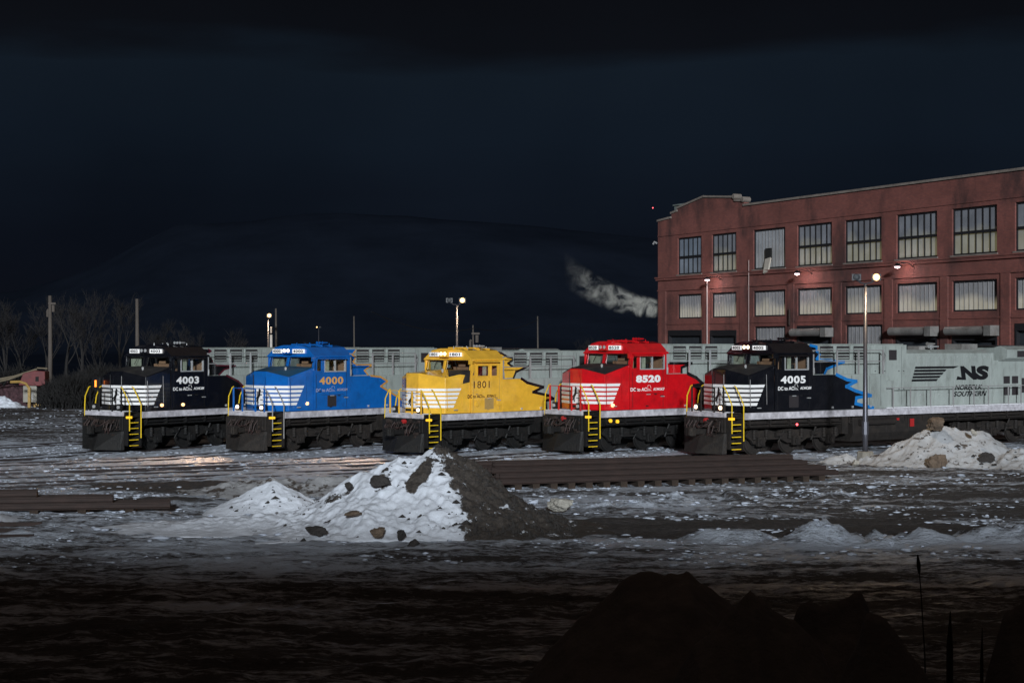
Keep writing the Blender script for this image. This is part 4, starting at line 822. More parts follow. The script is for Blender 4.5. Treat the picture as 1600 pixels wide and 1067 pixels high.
    if i in (2, 5, 4, 1):
        lg = MB()
        for k in range(5):
            z1 = 3.60-.143*k; z0 = z1-.1; xl1 = 12.0-.054*k*1.0; xl0 = xl1-.035; xr1 = 14.25-.19*k*(1 if k else 0)-.0*k; xr0 = xr1-.11
            if k == 0: xr1 = 14.9; xr0 = 14.55
            lg.loft([(xl0, -.95, z0), (xr0, -.95, z0), (xr1, -.95, z1), (xl1, -.95, z1)], [(xl0, -.957, z0), (xr0, -.957, z0), (xr1, -.957, z1), (xl1, -.957, z1)])
        text(lg, 'N', (14.98, -.95, 2.96), (1, 0, 0), (0, 0, 1), (0, -1, 0), 1.14, .64, bold=.06, shear=-.1)
        text(lg, 'S', (16.02, -.953, 2.95), (1, 0, 0), (0, 0, 1), (0, -1, 0), .93, .66, bold=.07, shear=.1)
        lg.loft([(14.72, -.95, 2.97), (15.15, -.95, 2.97), (15.05, -.95, 3.08), (14.8, -.95, 3.14)], [(14.72, -.958, 2.97), (15.15, -.958, 2.97), (15.05, -.958, 3.08), (14.8, -.958, 3.14)])
        text(lg, 'NORFOLK', (14.62, -.95, 2.50), (1, 0, 0), (0, 0, 1), (0, -1, 0), 1.9, .235, bold=.03, shear=.3)
        text(lg, 'SOUTHERN', (14.52, -.95, 2.2), (1, 0, 0), (0, 0, 1), (0, -1, 0), 2.3, .235, bold=.03, shear=.3)
        lg.build('company_lettering', 'board_text', e_, recalc=False)
    # real beams of the lit lamps
    if P['ditch'][0] or P['head']:
        sp = bpy.data.lights.new('headlight_beam', 'SPOT'); sp.energy = P.get('beam', 500)*1.3; sp.spot_size = R(70); sp.spot_blend = .8; sp.color = (1, .62, .38); sp.shadow_soft_size = .1
        so = bpy.data.objects.new('headlight_beam', sp); COL.objects.link(so); so.parent = root; so.location = (.3, -.5, 1.95)
        so.rotation_euler = Vector((-1, -.12, -.2)).to_track_quat('-Z', 'Y').to_euler()
    return root

GEW = [(3.08, 3.36, 3.54, 4.12), (3.52, 4.85, 3.54, 4.12)]
LOC = {
 1: dict(kz=.965, body='paint_black', under='underframe', nosetop='nose_black', win=GEW, num='4003', numbox=(3.24, 4.59, 2.86, 3.18), nummat='white_paint', bold=.035, txt=(3.05, 4.9, 2.57), txtmat='white_paint', model='AC44C6M',
         head=False, ditch=(False, False), yellow_near=True, rails='rail_yellow', flame='flame_maroon', fw=.09, label='black locomotive numbered 4003 with maroon flame edge, leftmost in the row',
         lights=[(2.45, 2.03, 'side_light', 'lamp_dim'), (3.62, 2.02, 'side_light', 'lamp_dim')],
         lo=[(6.1, 3.2), (6.3, 3.2), (6.49, 3.12), (7.04, 2.91), (7.36, 2.67), (7.04, 2.58), (7.36, 2.51), (7.9, 2.3), (7.6, 2.05), (8.3, 1.75)], hi=[(5.2, 4.45), (5.7, 4.37), (5.86, 4.3), (5.59, 4.14), (6.22, 3.64), (7.41, 3.61), (6.67, 3.44), (6.35, 3.2)]),
 2: dict(kz=.965, body='paint_blue', under='underframe_brown', nosetop='nose_blue', win=[(3.1, 3.42, 3.54, 4.12), (3.6, 4.85, 3.54, 4.12)], num='4000', numbox=(3.27, 4.7, 2.85, 3.18), nummat='number_gold', bold=.03, txt=(3.07, 4.96, 2.53), txtmat='number_pale', model='AC44C6M',
         head=True, ditch=(True, True), yellow_near=False, rails='handrail_grey', flame='flame_gold', fw=.085, beam=1700, label='bright blue locomotive numbered 4000 with gold-edged zigzag behind its cab',
         lights=[(2.6, 2.12, 'side_light', 'lamp_dim')],
         lo=[(6.1, 3.2), (6.42, 3.2), (7.06, 3.12), (7.48, 2.92), (7.06, 2.7), (8.18, 2.18), (8.9, 1.78)], hi=[(5.2, 4.37), (6.05, 4.37), (5.78, 4.14), (6.01, 4.01), (5.83, 3.82), (6.05, 3.68), (7.06, 3.67), (6.55, 3.42), (6.78, 3.22)]),
 3: dict(kz=.935, body='paint_yellow', under='underframe', nosetop='nose_black', win=[(3.02, 3.2, 3.48, 3.98), (3.32, 4.02, 3.45, 3.96), (4.14, 4.54, 3.45, 3.96)], num='1801', numbox=(3.11, 4.04, 2.73, 3.03), nummat='number_brown', bold=.0, txt=(2.75, 4.45, 2.31), txtmat='number_brown', model='SD70ACC',
         head=True, ditch=(True, False), yellow_near=True, rails='rail_yellow', flame='flame_black', fw=.13, beam=1400, label='yellow locomotive numbered 1801 with jagged black-edged flame, third in the row',
         lo=[(5.6, 3.12), (5.99, 3.11), (6.35, 2.91), (7.35, 2.7), (6.71, 2.49), (7.72, 2.31), (7.99, 2.17), (7.48, 2.09), (7.55, 1.72)], hi=[(4.86, 4.27), (5.29, 4.21), (5.64, 4.05), (6.13, 3.97), (5.69, 3.77), (5.91, 3.64), (6.95, 3.63), (6.18, 3.38), (6.04, 3.13)]),
 4: dict(kz=1.0, body='paint_red', under='underframe', nosetop='nose_black', win=[(3.05, 3.39, 3.55, 4.1), (3.55, 4.98, 3.53, 4.12)], num='8520', numbox=(3.29, 4.75, 2.95, 3.27), nummat='white_paint', bold=.06, txt=(2.97, 5.0, 2.58), txtmat='white_paint', model='AC44C6CF',
         head=False, ditch=(False, False), yellow_near=True, rails='rail_yellow', flame='flame_black', fw=.15, label='red locomotive numbered 8520, fourth in the row beside the brick building',
         lights=[(2.0, 2.0, 'side_light', 'lamp_dim')],
         lo=[(6.2, 3.3), (6.44, 3.3), (6.94, 3.12), (7.39, 2.83), (6.8, 2.77), (7.16, 2.61), (7.0, 2.2), (7.6, 1.87)], hi=[(5.2, 3.76), (5.87, 3.76), (7.22, 3.75), (6.58, 3.57), (6.58, 3.32)]),
 5: dict(kz=1.0, body='paint_black', under='underframe_brown', nosetop='nose_black', win=GEW, num='4005', numbox=(3.27, 4.69, 2.96, 3.28), nummat='white_paint', bold=.035, txt=(3.12, 5.02, 2.68), txtmat='white_paint', model='AC44C6M',
         head=True, ditch=(True, True), yellow_near=True, rails='rail_yellow', flame='flame_blue', fw=.14, beam=900, label='black locomotive numbered 4005 with blue flame edge, rightmost and nearest with a long grey hood',
         lo=[(6.3, 3.3), (6.52, 3.3), (7.13, 3.08), (7.70, 3.0), (7.09, 2.79), (7.62, 2.6), (8.58, 2.37), (7.7, 2.29), (7.66, 2.04), (8.72, 1.83)], hi=[(5.2, 4.57), (5.5, 4.56), (5.87, 4.5), (5.87, 4.32), (6.05, 4.16), (5.87, 3.98), (7.51, 3.84), (6.47, 3.54), (6.34, 3.32)]),
}
for i in LOC: locomotive(i, LOC[i])

# orange marker lantern far side of 4003
e = empty('marker_lantern', (back(1, 1.7)[0]-1.8*math.sin(R(AL[1])), back(1, 1.7)[1]+1.8*math.cos(R(AL[1])), 0), R(AL[1]), 'tall glowing orange marker on a black stand left of locomotive 4003', 'signal lamp')
MB().box(-.12, .12, -.12, .12, -.3, .05).tube([(0, 0, 0), (0, 0, 2.6)], .05, 8).build('stand', 'steel_dark', e)
MB().box(-.16, .2, -.28, .28, 2.62, 3.18).build('housing', 'steel_dark', e, bevel=.05)
MB().box(-.19, -.162, -.08, .03, 2.72, 3.02).build('lens', 'lamp_orange', e, bevel=.02)

# ------------------------------------------------------------------ lamp masts and poles
def yard_lamp(x, y, top, label, arms, energy, r=.09, base=True, banner=False, scale=1.0):
    e = empty('yard_lamp', (x, y, -.12), 0, label, 'lamp post', 'lit lamp posts in the yard')
    MB().tube([(0, 0, .0), (0, 0, 1.4), (0, 0, top)], [r*1.25, r*1.2, r*.6], 12).build('pole', 'pole_steel', e, smooth=True)
    if base: MB().lathe((0, 0, .22), 'z', [(-.3, .36), (.3, .33), (.33, .3)], 8).build('footing', 'concrete', e)
    MB().lathe((0, 0, 1.45), 'z', [(-.25, r*1.5), (.25, r*1.5)], 8).build('hand_hole', 'pole_steel', e)
    for sx, lit in arms:
        dz = .22*scale; L_ = .42*scale*abs(sx); s = 1 if sx > 0 else -1
        MB().tube([(0, 0, top-.02), (s*L_*.5, -.05, top+.02), (s*L_, -.12, top+dz*.8)], .035*scale, 6).build('arm', 'pole_steel', e)
        hd = MB().loft([(s*L_-.2*scale, -.16, top+dz-.1*scale), (s*L_+.2*scale, -.16, top+dz-.1*scale), (s*L_+.2*scale, -.16, top+dz+.18*scale), (s*L_-.2*scale, -.16, top+dz+.18*scale)], [(s*L_-.12*scale, .1, top+dz-.02), (s*L_+.12*scale, .1, top+dz-.02), (s*L_+.12*scale, .1, top+dz+.16*scale), (s*L_-.12*scale, .1, top+dz+.16*scale)]).build('floodlight', 'steel_dark', e)
        MB().lathe((s*L_, -.17, top+dz+.04*scale), 'y', [(-.05, .06*scale), (-.03, .13*scale), (.008, .15*scale)], 14).build('lens', 'lamp_warm' if lit else 'door_dark', hd)
        if lit and energy:
            ld = bpy.data.lights.new('yard_lamp_light', 'SPOT'); ld.energy = energy; ld.spot_size = R(165); ld.spot_blend = .6; ld.color = (1, .72, .42); ld.shadow_soft_size = .15
            lo = bpy.data.objects.new('yard_lamp_light', ld); COL.objects.link(lo); lo.parent = e; lo.location = (s*L_, -.4, top+dz); lo.rotation_euler = Vector((0, -.55, -1)).to_track_quat('-Z', 'Y').to_euler()
    if banner: MB().box(.16, .36, -.03, .03, top*.62, top*.8).box(.2, .32, -.035, .035, top*.82, top*.9).build('sign_panel', 'roller', e)
    return e
yard_lamp(13.8, 62.5, 7.1, 'tall steel lamp post with one lit floodlight in front of the long grey hood', [(-1, False), (1.05, True)], 380, scale=.9)
yard_lamp((714-800)/2500*98, 98, 4.6+65/2500*98, 'lit lamp post standing behind the yellow locomotive', [(-1.1, False), (.8, True)], 500, r=.08, base=False, scale=1.0)
yard_lamp((419-800)/2500*140, 140, 4.6+42/2500*140, 'lit lamp post with white ladder panel behind the blue locomotive', [(.25, True)], 500, r=.09, base=False, banner=True, scale=1.1)
yard_lamp((498-800)/2500*165, 165, 4.6+27/2500*165, 'distant small lamp post with a faint white lamp, behind the blue cab', [(-1.0, True), (.9, False)], 0, r=.06, base=False, scale=.42)

def wood_pole(px, d, topy, label, arm=False, r=.16, mt='pole_wood'):
    x = (px-800)/2500*d; h_ = 4.6+(538-topy)/2500*d
    e = empty('utility_pole', (x, d, -.2), 0, label, 'pole', 'bare poles along the horizon')
    MB().tube([(0, 0, 0), (.03, 0, h_*.5), (0, 0, h_+.2)], [r, r*.85, r*.65], 9).build('pole', mt, e, smooth=True)
    if arm: MB().box(-.1, .5, -.12, .0, h_-.5, h_-.36).lathe((.3, -.1, h_-.8), 'z', [(-.3, .12), (.25, .13)], 8).tube([(-.12, 0, h_-.9), (-.2, 0, h_-1.0), (-.2, 0, h_-1.5)], .09, 6).build('crossarm', mt, e)
    return e
wood_pole(78, 128, 462, 'weathered wooden utility pole with transformer at far left', True, .2)
wood_pole(214, 135, 467, 'plain wooden pole rising behind locomotive 4003', False, .2)
wood_pole(431, 145, 482, 'thin dark pole just right of the left lamp post', False, .12)
wood_pole(553, 150, 494, 'thin pole above the louvers behind the blue cab', False, .09)
wood_pole(739, 120, 508, 'short pole with a crossarm right of the middle lamp post', True, .08)
wood_pole(840, 150, 494, 'thin pole between the yellow cab and the red cab', False, .09)

def wire(a, b, sag, label):
    pts = [Vector(a).lerp(Vector(b), t/14)+Vector((0, 0, -sag*4*(t/14)*(1-t/14))) for t in range(15)]
    tag(MB().tube(pts, .02, 4).build('overhead_wire', 'steel_dark'), label, 'wire', 'overhead wires')
wire((-2.9, 120, 5.8), (2.4, 150, 6.9), .5, 'thin wire from the crossarm pole towards the pole between yellow and red cabs')
wire((-8.6, 98, 6.6), (-2.9, 120, 5.8), .6, 'thin wire from the middle lamp post to the short crossarm pole')

for k, (px, py, mt, lb) in enumerate(((740, 433, 'lamp_far', 'tiny warm house light on the dark hill, left of the two'), (806, 437, 'lamp_far', 'tiny reddish house light on the dark hill, right of the two'), (1020, 325, 'lamp_red', 'tiny red beacon on the hill beside the brick building parapet'))):
    d = 780; e = MB(); e.lathe(((px-800)/2500*d, d, 4.6+(538-py)/2500*d), 'z', [(-.25, .1), (-.12, .3), (.12, .3), (.25, .1)], 8)
    tag(e.build('hillside_light', mt), lb, 'light')

# ------------------------------------------------------------------ snow and dirt piles
def pile(name, cx, cy, rx, ry, prof, H_, m, label, cat, seed, dirtf=None, n=(170, 120), rough=.16, group=None, zb=-.2, pw=1.15):
    def Zf(X, Y):
        u = X/rx; v = Y/ry
        hx = np.interp(u, prof[0], prof[1])
        fall = np.clip(1-np.abs(v+.12*(fbm(X*.8, X*0+3, seed+7)-.5)), 0, 1)**pw
        z = H_*hx*fall
        z = z*(1+.22*(fbm(X*.9, Y*.9, seed)-.5))+rough*(fbm(X*1.8, Y*1.8, seed+3)-.5)*np.clip(z*3, 0, 1)+rough*.5*(fbm(X*6, Y*6, seed+5, 3)-.5)*np.clip(z*3, 0, 1)
        e = np.clip(1-np.maximum(np.abs(u), np.abs(v)), 0, .08)/.08
        return z*e-.12*(1-e)
    o = gridmesh(name, np.linspace(-rx, rx, n[0]), np.linspace(-ry, ry, n[1]), Zf, m, attrs={'dirt': dirtf or (lambda X, Y: X*0)})
    o.location = (cx, cy, zb); tag(o, label, cat, group); return o
GP = 'piles of snow and dirt in the yard'
def d1(X, Y):
    b = .0+.22*np.clip(-Y, -1, 3)+1.1*(fbm(X*.9, Y*.9, 77)-.5)               # dark flank of the big heap
    r = .36*sm(X-b, -.25, .65)+.0
    r = r+.48*np.exp(-(((X+.2-.35*Y)/.3)**2+((Y+.75)/.55)**2)**2)+.3*np.exp(-(((X+1.35)/.35)**2+((Y+.7)/.3)**2)**2)+.25*np.exp(-(((X+2.6)/.5)**2+((Y+.5)/.3)**2)**2)
    return r-.10+.12*sm(X, -2.6, -1.6)*(1-sm(X, -1.6, -.6))*sm(Y, -1, -.3)
pile('snow_pile', -1.95, 41.6, 4.9, 3.3, ([-1, -.82, -.6, -.45, -.3, -.16, 0, .1, .25, .4, .55, .7, 1], [0, .14, .40, .66, .84, .93, 1, .97, .80, .50, .27, .09, .0]), 2.05, 'mound_snow', 'large snow heap with one dark dirt flank in the middle foreground', 'snow pile', 51, d1, (260, 190), .34, GP)
pile('snow_pile', -6.95, 45.4, 1.9, 1.5, ([-1, -.5, .1, .5, 1], [0, .5, 1, .7, 0]), .95, 'mound_snow', 'small white snow heap left of the large dirty one', 'snow pile', 61, lambda X, Y: .1*sm(X, 0, 1)-.04, (90, 70), .16, GP)
pile('snow_pile', -7.0, 41.6, 4.2, 1.9, ([-1, -.5, 0, .5, 1], [0, .5, .8, 1, .3]), .42, 'mound_snow', 'low snow drift spreading left from the foot of the large heap', 'snow pile', 64, lambda X, Y: X*0-.02, (150, 90), .3, GP)
pile('dirt_pile', -7.3, 50.8, 4.6, 1.7, ([-1, -.6, -.3, .1, .5, .8, 1], [0, .35, .75, .8, 1, .8, 0]), .62, 'pile_dirt', 'low ridge of dark earth behind the small white heap', 'dirt pile', 66, lambda X, Y: X*0+.1, (130, 70), .3, GP)
pile('snow_pile', -15.2, 43.4, 1.9, 1.7, ([-1, -.4, .2, 1], [.9, 1, .55, 0]), .8, 'mound_snow', 'smooth snow heap cut by the left edge of the picture, beside stacked rails', 'snow pile', 71, lambda X, Y: X*0-.05, (70, 60), .1, GP)
pile('snow_pile', 16.6, 62.3, 3.9, 2.4, ([-1, -.75, -.5, -.25, 0, .25, .5, .75, 1], [0, .22, .5, .85, 1, .9, .8, .45, 0]), 1.6, 'mound_snow_grey', 'snow heap studded with rocks right of the tall lamp post', 'snow pile', 81, lambda X, Y: X*0+.02, (150, 100), .25, GP)
pile('snow_pile', 20.2, 61.0, 3.0, 2.4, ([-1, -.5, 0, .5, 1], [0, .45, .85, 1, .8]), 1.3, 'mound_snow_grey', 'rumpled snow heap cut by the right edge of the picture', 'snow pile', 86, lambda X, Y: X*0-.0, (90, 80), .4, GP)
pile('snow_pile', 12.5, 62.6, 1.5, .9, ([-1, 0, .4, 1], [0, .6, 1, 0]), .62, 'mound_snow_grey', 'small snow bank against the foot of the tall lamp post', 'snow pile', 91, lambda X, Y: X*0, (60, 50), .2, GP)
pile('snow_pile', -37.6, 118, 1.9, 1.5, ([-1, -.3, .1, 1], [.2, .8, 1, 0]), 1.1, 'mound_snow', 'distant snow heap in front of the scrap at far left', 'snow pile', 95, lambda X, Y: X*0+.02, (60, 50), .4, GP)
# unlit foreground earth
FD = 'dark earth heaps in the unlit foreground'
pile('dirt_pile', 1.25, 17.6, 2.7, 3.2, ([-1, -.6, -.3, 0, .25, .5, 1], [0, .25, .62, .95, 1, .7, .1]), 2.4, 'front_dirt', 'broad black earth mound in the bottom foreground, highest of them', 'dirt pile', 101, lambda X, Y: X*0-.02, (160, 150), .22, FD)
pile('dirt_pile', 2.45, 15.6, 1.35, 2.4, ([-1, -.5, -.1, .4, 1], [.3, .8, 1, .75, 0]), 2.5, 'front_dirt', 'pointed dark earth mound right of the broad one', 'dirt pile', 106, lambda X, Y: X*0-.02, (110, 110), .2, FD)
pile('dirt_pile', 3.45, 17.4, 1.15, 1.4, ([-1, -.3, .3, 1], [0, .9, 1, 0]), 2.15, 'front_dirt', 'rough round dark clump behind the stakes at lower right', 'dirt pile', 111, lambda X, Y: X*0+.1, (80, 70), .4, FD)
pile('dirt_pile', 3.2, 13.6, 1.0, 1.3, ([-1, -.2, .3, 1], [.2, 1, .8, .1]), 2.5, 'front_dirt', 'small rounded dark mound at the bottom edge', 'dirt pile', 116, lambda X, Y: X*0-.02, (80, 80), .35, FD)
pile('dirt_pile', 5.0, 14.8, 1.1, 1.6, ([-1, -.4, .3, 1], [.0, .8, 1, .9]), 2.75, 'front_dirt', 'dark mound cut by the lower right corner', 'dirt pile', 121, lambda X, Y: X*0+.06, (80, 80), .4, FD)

def rock(x, y, z, sx, sy, sz, m, label, seed, cap=False, rz=0, g='loose rocks and rubble'):
    rnd = random.Random(seed); bm = bmesh.new(); bmesh.ops.create_icosphere(bm, subdivisions=4, radius=1)
    pl = []
    for k in range(13): pl.append((Vector((rnd.gauss(0, 1), rnd.gauss(0, 1), rnd.gauss(0, 1))).normalized(), rnd.uniform(.48, .82)))
    from mathutils import noise as mn
    for v in bm.verts:
        n = v.co.normalized(); r_ = 1.15
        for p, d in pl:
            q = n.dot(p)
            if q > .05: r_ = min(r_, d/q)
        r_ += .16*mn.noise(n*3.2+Vector((seed, 0, 0)))+.035*mn.noise(n*9)
        v.co = Vector((n.x*r_*sx, n.y*r_*sy, n.z*r_*sz))
    me = bpy.data.meshes.new('rock'); bm.to_mesh(me); bm.free(); me.materials.append(MATS[m]); o = bpy.data.objects.new('rock', me); COL.objects.link(o)
    o.location = (x, y, z); o.rotation_euler = (rnd.uniform(-.2, .2), rnd.uniform(-.2, .2), rz); tag(o, label, 'rock', g); return o
rock(-3.3, 40.5, 1.14, .26, .24, .16, 'rock_dark', 'dark jagged rock half buried high on the large snow heap', 1)
rock(-4.15, 40.8, .98, .13, .13, .1, 'rock_dark', 'small dark rock left of the jagged one on the large heap', 2)
rock(-4.7, 38.85, .08, .3, .26, .13, 'rock_dark', 'flat dark rock at the left foot of the large snow heap', 3)
rock(-3.25, 38.45, .08, .22, .2, .19, 'rock', 'brown rounded rock at the front foot of the large heap', 4)
rock(-2.65, 38.4, .06, .15, .15, .14, 'rock_dark', 'smaller dark rock right of the brown one at the heap foot', 5)
rock(-3.9, 39.3, .45, .3, .2, .08, 'rock', 'flat tan slab lying on the lower left of the large heap', 6, rz=.5)
rock(-2.3, 37.5, -.06, .18, .15, .1, 'rock_dark', 'lone dark stone on the flat ground before the large heap', 7)
rock(1.35, 45.0, .1, .42, .35, .28, 'concrete_pale', 'pale lump of frozen rubble right of the large heap', 8)
rock(16.05, 60.4, .22, .5, .45, .42, 'rock', 'large squared brown boulder at the front of the rocky snow heap', 9)
rock(16.45, 62.0, 1.45, .42, .38, .3, 'rock', 'snow-topped boulder crowning the rocky snow heap', 10)
rock(18.0, 60.7, .28, .48, .3, .3, 'rock_dark', 'long dark lump low on the right of the rocky heap', 11, rz=.4)
rock(17.7, 61.3, 1.2, .16, .16, .14, 'concrete_pale', 'small pale stone right of the crowning boulder', 12)
rock(13.15, 61.2, .05, .2, .2, .14, 'concrete_pale', 'small pale stone left of the lamp post footing', 13)
for k in range(34):
    rnd = random.Random(200+k)
    if k < 22: x, y = rnd.uniform(-5.3, .3), rnd.uniform(38.8, 41.4)
    else: x, y = rnd.uniform(14.6, 19.0), rnd.uniform(60.2, 62.0)
    R0 = (x, y, rnd.uniform(.03, .085)); 
    if k == 0: RUB = []
    RUB.append(R0)

# scattered crumbs of earth on the heaps: drop each onto the pile surface
bpy.context.view_layer.update()
dg = bpy.context.evaluated_depsgraph_get()
crumb = MB()
rnd = random.Random(5)
for (cx0, cx1, cy0, cy1, cnt) in ((-5.8, .6, 38.6, 41.6, 420), (13.9, 19.5, 60.0, 62.2, 150), (-8, -5.6, 44.4, 45.6, 60)):
    for k in range(cnt):
        x, y = rnd.uniform(cx0, cx1), rnd.uniform(cy0, cy1)
        if fbm(np.array([x*1.3]), np.array([y*1.3]), 301)[0] < .5: continue
        hit = SC.ray_cast(dg, Vector((x, y, 6)), Vector((0, 0, -1)))
        if not hit[0] or hit[4].name.startswith(('ground', 'loco', 'rock')): continue
        r = rnd.choice((.012, .016, .02, .025, .03, .045, .08))*rnd.uniform(.7, 1.3); p = hit[1]
        vs = [(p.x+r*rnd.uniform(.6, 1.2)*math.cos(a)*1.4, p.y+r*rnd.uniform(.6, 1.2)*math.sin(a), p.z-.01) for a in (0, 1.25, 2.5, 3.8, 5)]
        b0 = len(vs); crumb.add(vs+[(p.x+r*.2, p.y, p.z+r*.8)], [(j, (j+1) % 5, 5) for j in range(5)]+[(4, 3, 2, 1, 0)])
for k in range(900):
    x, y = rnd.uniform(-2.2, 1.7), rnd.uniform(38.6, 42.0)
    if d1(np.array([x+1.95]), np.array([y-41.6]))[0] < .1: continue
    hit = SC.ray_cast(dg, Vector((x, y, 6)), Vector((0, 0, -1)))
    if not hit[0] or not hit[4].name.startswith('snow_pile'): continue
    r = rnd.choice((.02, .03, .04, .05, .09))*rnd.uniform(.7, 1.2); p = hit[1]; b0 = [rnd.uniform(.6, 1.3) for _ in range(5)]
    crumb.add([(p.x+r*b0[j]*math.cos(j*1.256), p.y+r*b0[j]*math.sin(j*1.256), p.z-.01) for j in range(5)]+[(p.x+r*rnd.uniform(-.3, .3), p.y-r*.2, p.z+r*.9)], [(j, (j+1) % 5, 5) for j in range(5)]+[(4, 3, 2, 1, 0)])
tag(crumb.build('earth_crumbs', 'rock_dark'), 'dark crumbs of earth scattered over the snow heaps', 'earth', kind='stuff')

# frozen clumps and ice crumbs littering the yard
def clumps():
    rg = np.random.default_rng(4); bm = bmesh.new(); bmesh.ops.create_icosphere(bm, subdivisions=1, radius=1)
    bv = np.array([v.co[:] for v in bm.verts]); bf = np.array([[v.index for v in f.verts] for f in bm.faces]); bm.free()
    n = 26000; Y = 34+rg.random(n)**.8*40; X = (rg.random(n)-.5)*Y*.72
    Y[:4000] = 74+rg.random(4000)*45; X[:4000] = -Y[:4000]*(.23+.12*rg.random(4000))
    den = fbm(X*.5, Y*1.1, 401); m_ = mud(X, Y); keep = (den+.25*rg.random(n)-m_*.5 > .72)
    for x0, y0, x1, y1 in ((4.8, 48.2, 11.5, 50.4), (7.0, 38.2, 14.5, 39.2), (4.6, 39.0, 9, 37.8), (2.6, 46.4, 5, 47.4), (-1, 51.4, 11.5, 55.6), (-12, 40.5, -5, 42.5)): keep |= (seg(X, Y, x0, y0, x1, y1) < .4) & (rg.random(n) < .9)
    X, Y = X[keep], Y[keep]; n = len(X); r_ = .010+.036*rg.random(n)**3; r_ *= np.where(rg.random(n) < .02, 1.9, 1)
    Z = ground_z(X, Y)+r_*.2; V = bv[None]*(1+.35*(rg.random((n, 12, 1))-.5)*2)*(r_[:, None, None]*np.stack([1.6+2.2*rg.random(n), 1+.3*rg.random(n), .5+.4*rg.random(n)], -1)[:, None, :])
    V = V+np.stack([X, Y, Z], -1)[:, None, :]; F = (bf[None]+(np.arange(n)*12)[:, None, None]).reshape(-1, 3)
    me = bpy.data.meshes.new('snow_clumps'); me.vertices.add(n*12); me.vertices.foreach_set('co', V.ravel()); me.loops.add(F.size); me.loops.foreach_set('vertex_index', F.ravel().astype(np.int32)); me.polygons.add(len(F)); me.polygons.foreach_set('loop_start', np.arange(0, F.size, 3)); me.update(calc_edges=True)
    me.materials.append(MATS['clump_snow']); o = bpy.data.objects.new('snow_clumps', me); COL.objects.link(o); tag(o, 'frozen crumbs and clods of snow strewn over the yard ground', 'snow', kind='stuff')
mat('clump_snow', (.42, .46, .54), .6, noise=.5, nscale=.9, dirt=(.12, .1, .09), dirtscale=1.3, dirtamt=.8)
clumps()

# ------------------------------------------------------------------ stacks of rail
def rail_proto(L_):
    mb = MB(); prof = [(a, b+.17) for a, b in RAILP]; rail_sweep(mb, [(0, 0, 0), (L_, 0, 0)], prof); return mb
_rp = {}
def stack_rail(x, y, z, ang, L_, label, group):
    if L_ not in _rp:
        o = rail_proto(L_).build('steel_rail', 'rust_rail'); _rp[L_] = o.data
    else:
        o = bpy.data.objects.new('steel_rail', _rp[L_]); COL.objects.link(o)
    o.location = (x, y, z); o.rotation_euler = (0, 0, ang); tag(o, label, 'rail', group); return o
ang = R(18.5); ux, uy = math.cos(ang), math.sin(ang); vx, vy = -uy, ux
for t, (cnt, z, s0, L_, off, nm) in enumerate(((9, .04, 0, 12.6, 0, 'bottom'), (8, .215, .15, 12.0, .1, 'second'), (7, .39, -.2, 11.6, .28, 'third'), (5, .565, .2, 11.0, .62, 'top'))):
    for k in range(cnt):
        d = off+k*.148; s = s0+random.uniform(-.12, .12)-(.5 if k > 3 else 0)
        stack_rail(-.5+ux*s+vx*d, 52.0+uy*s+vy*d, z, ang, L_, 'long rusty steel rail in the %s layer of the big stack' % nm, 'rusty rails in the %s layer of the long stack' % nm)
tim = MB().box(-.12, .12, -.1, 1.6, 0, .2)
tproto = None
for k in range(20):
    s = .1+k*.62
    if tproto is None: tproto = tim.build('timber_bearer', 'timber', bevel=.01); o = tproto
    else: o = tproto.copy(); COL.objects.link(o)
    o.location = (-.5+ux*s, 52.0+uy*s, -.165); o.rotation_euler = (0, 0, ang); tag(o, 'dark timber block under the long stack of rusty rails', 'timber', 'timbers under the long rail stack')
ang2 = R(9); 
for t, (cnt, z, s0, L_, nm) in enumerate(((7, -.02, 0, 6.6, 'bottom'), (6, .155, -.6, 5.6, 'middle'), (5, .33, -1.0, 3.9, 'top'))):
    for k in range(cnt):
        d = k*.148+t*.08; s = s0+random.uniform(-.08, .08)
        stack_rail(-16.2+math.cos(ang2)*s-math.sin(ang2)*d, 44.2+math.sin(ang2)*s+math.cos(ang2)*d, z, ang2, L_, 'short rusty rail in the %s layer of the left stack' % nm, 'rusty rails in the %s layer of the left stack' % nm)
for k in range(5):
    s = .3+k*1.3; o = tproto.copy(); COL.objects.link(o); o.location = (-16.2+math.cos(ang2)*s, 44.2+math.sin(ang2)*s, -.225); o.rotation_euler = (0, 0, ang2)
    tag(o, 'dark timber block under the left stack of rails', 'timber', 'timbers under the left rail stack')
for k, (x_, y_, L_) in enumerate(((-15.5, 41.6, 3.2), (-15.2, 40.2, 4.3), (-14.6, 38.9, 2.9))):
    o = bpy.data.objects.new('steel_rail', None) if False else MB().box(0, L_, -.036, .036, -.06, .045).build('steel_rail', 'rust_rail'); o.location = (x_, y_, -.09); o.rotation_euler = (0, 0, R(6)); tag(o, ('farthest', 'middle', 'nearest')[k]+' of the single rails half buried in snow below the left stack', 'rail', 'loose rails on the ground at left')

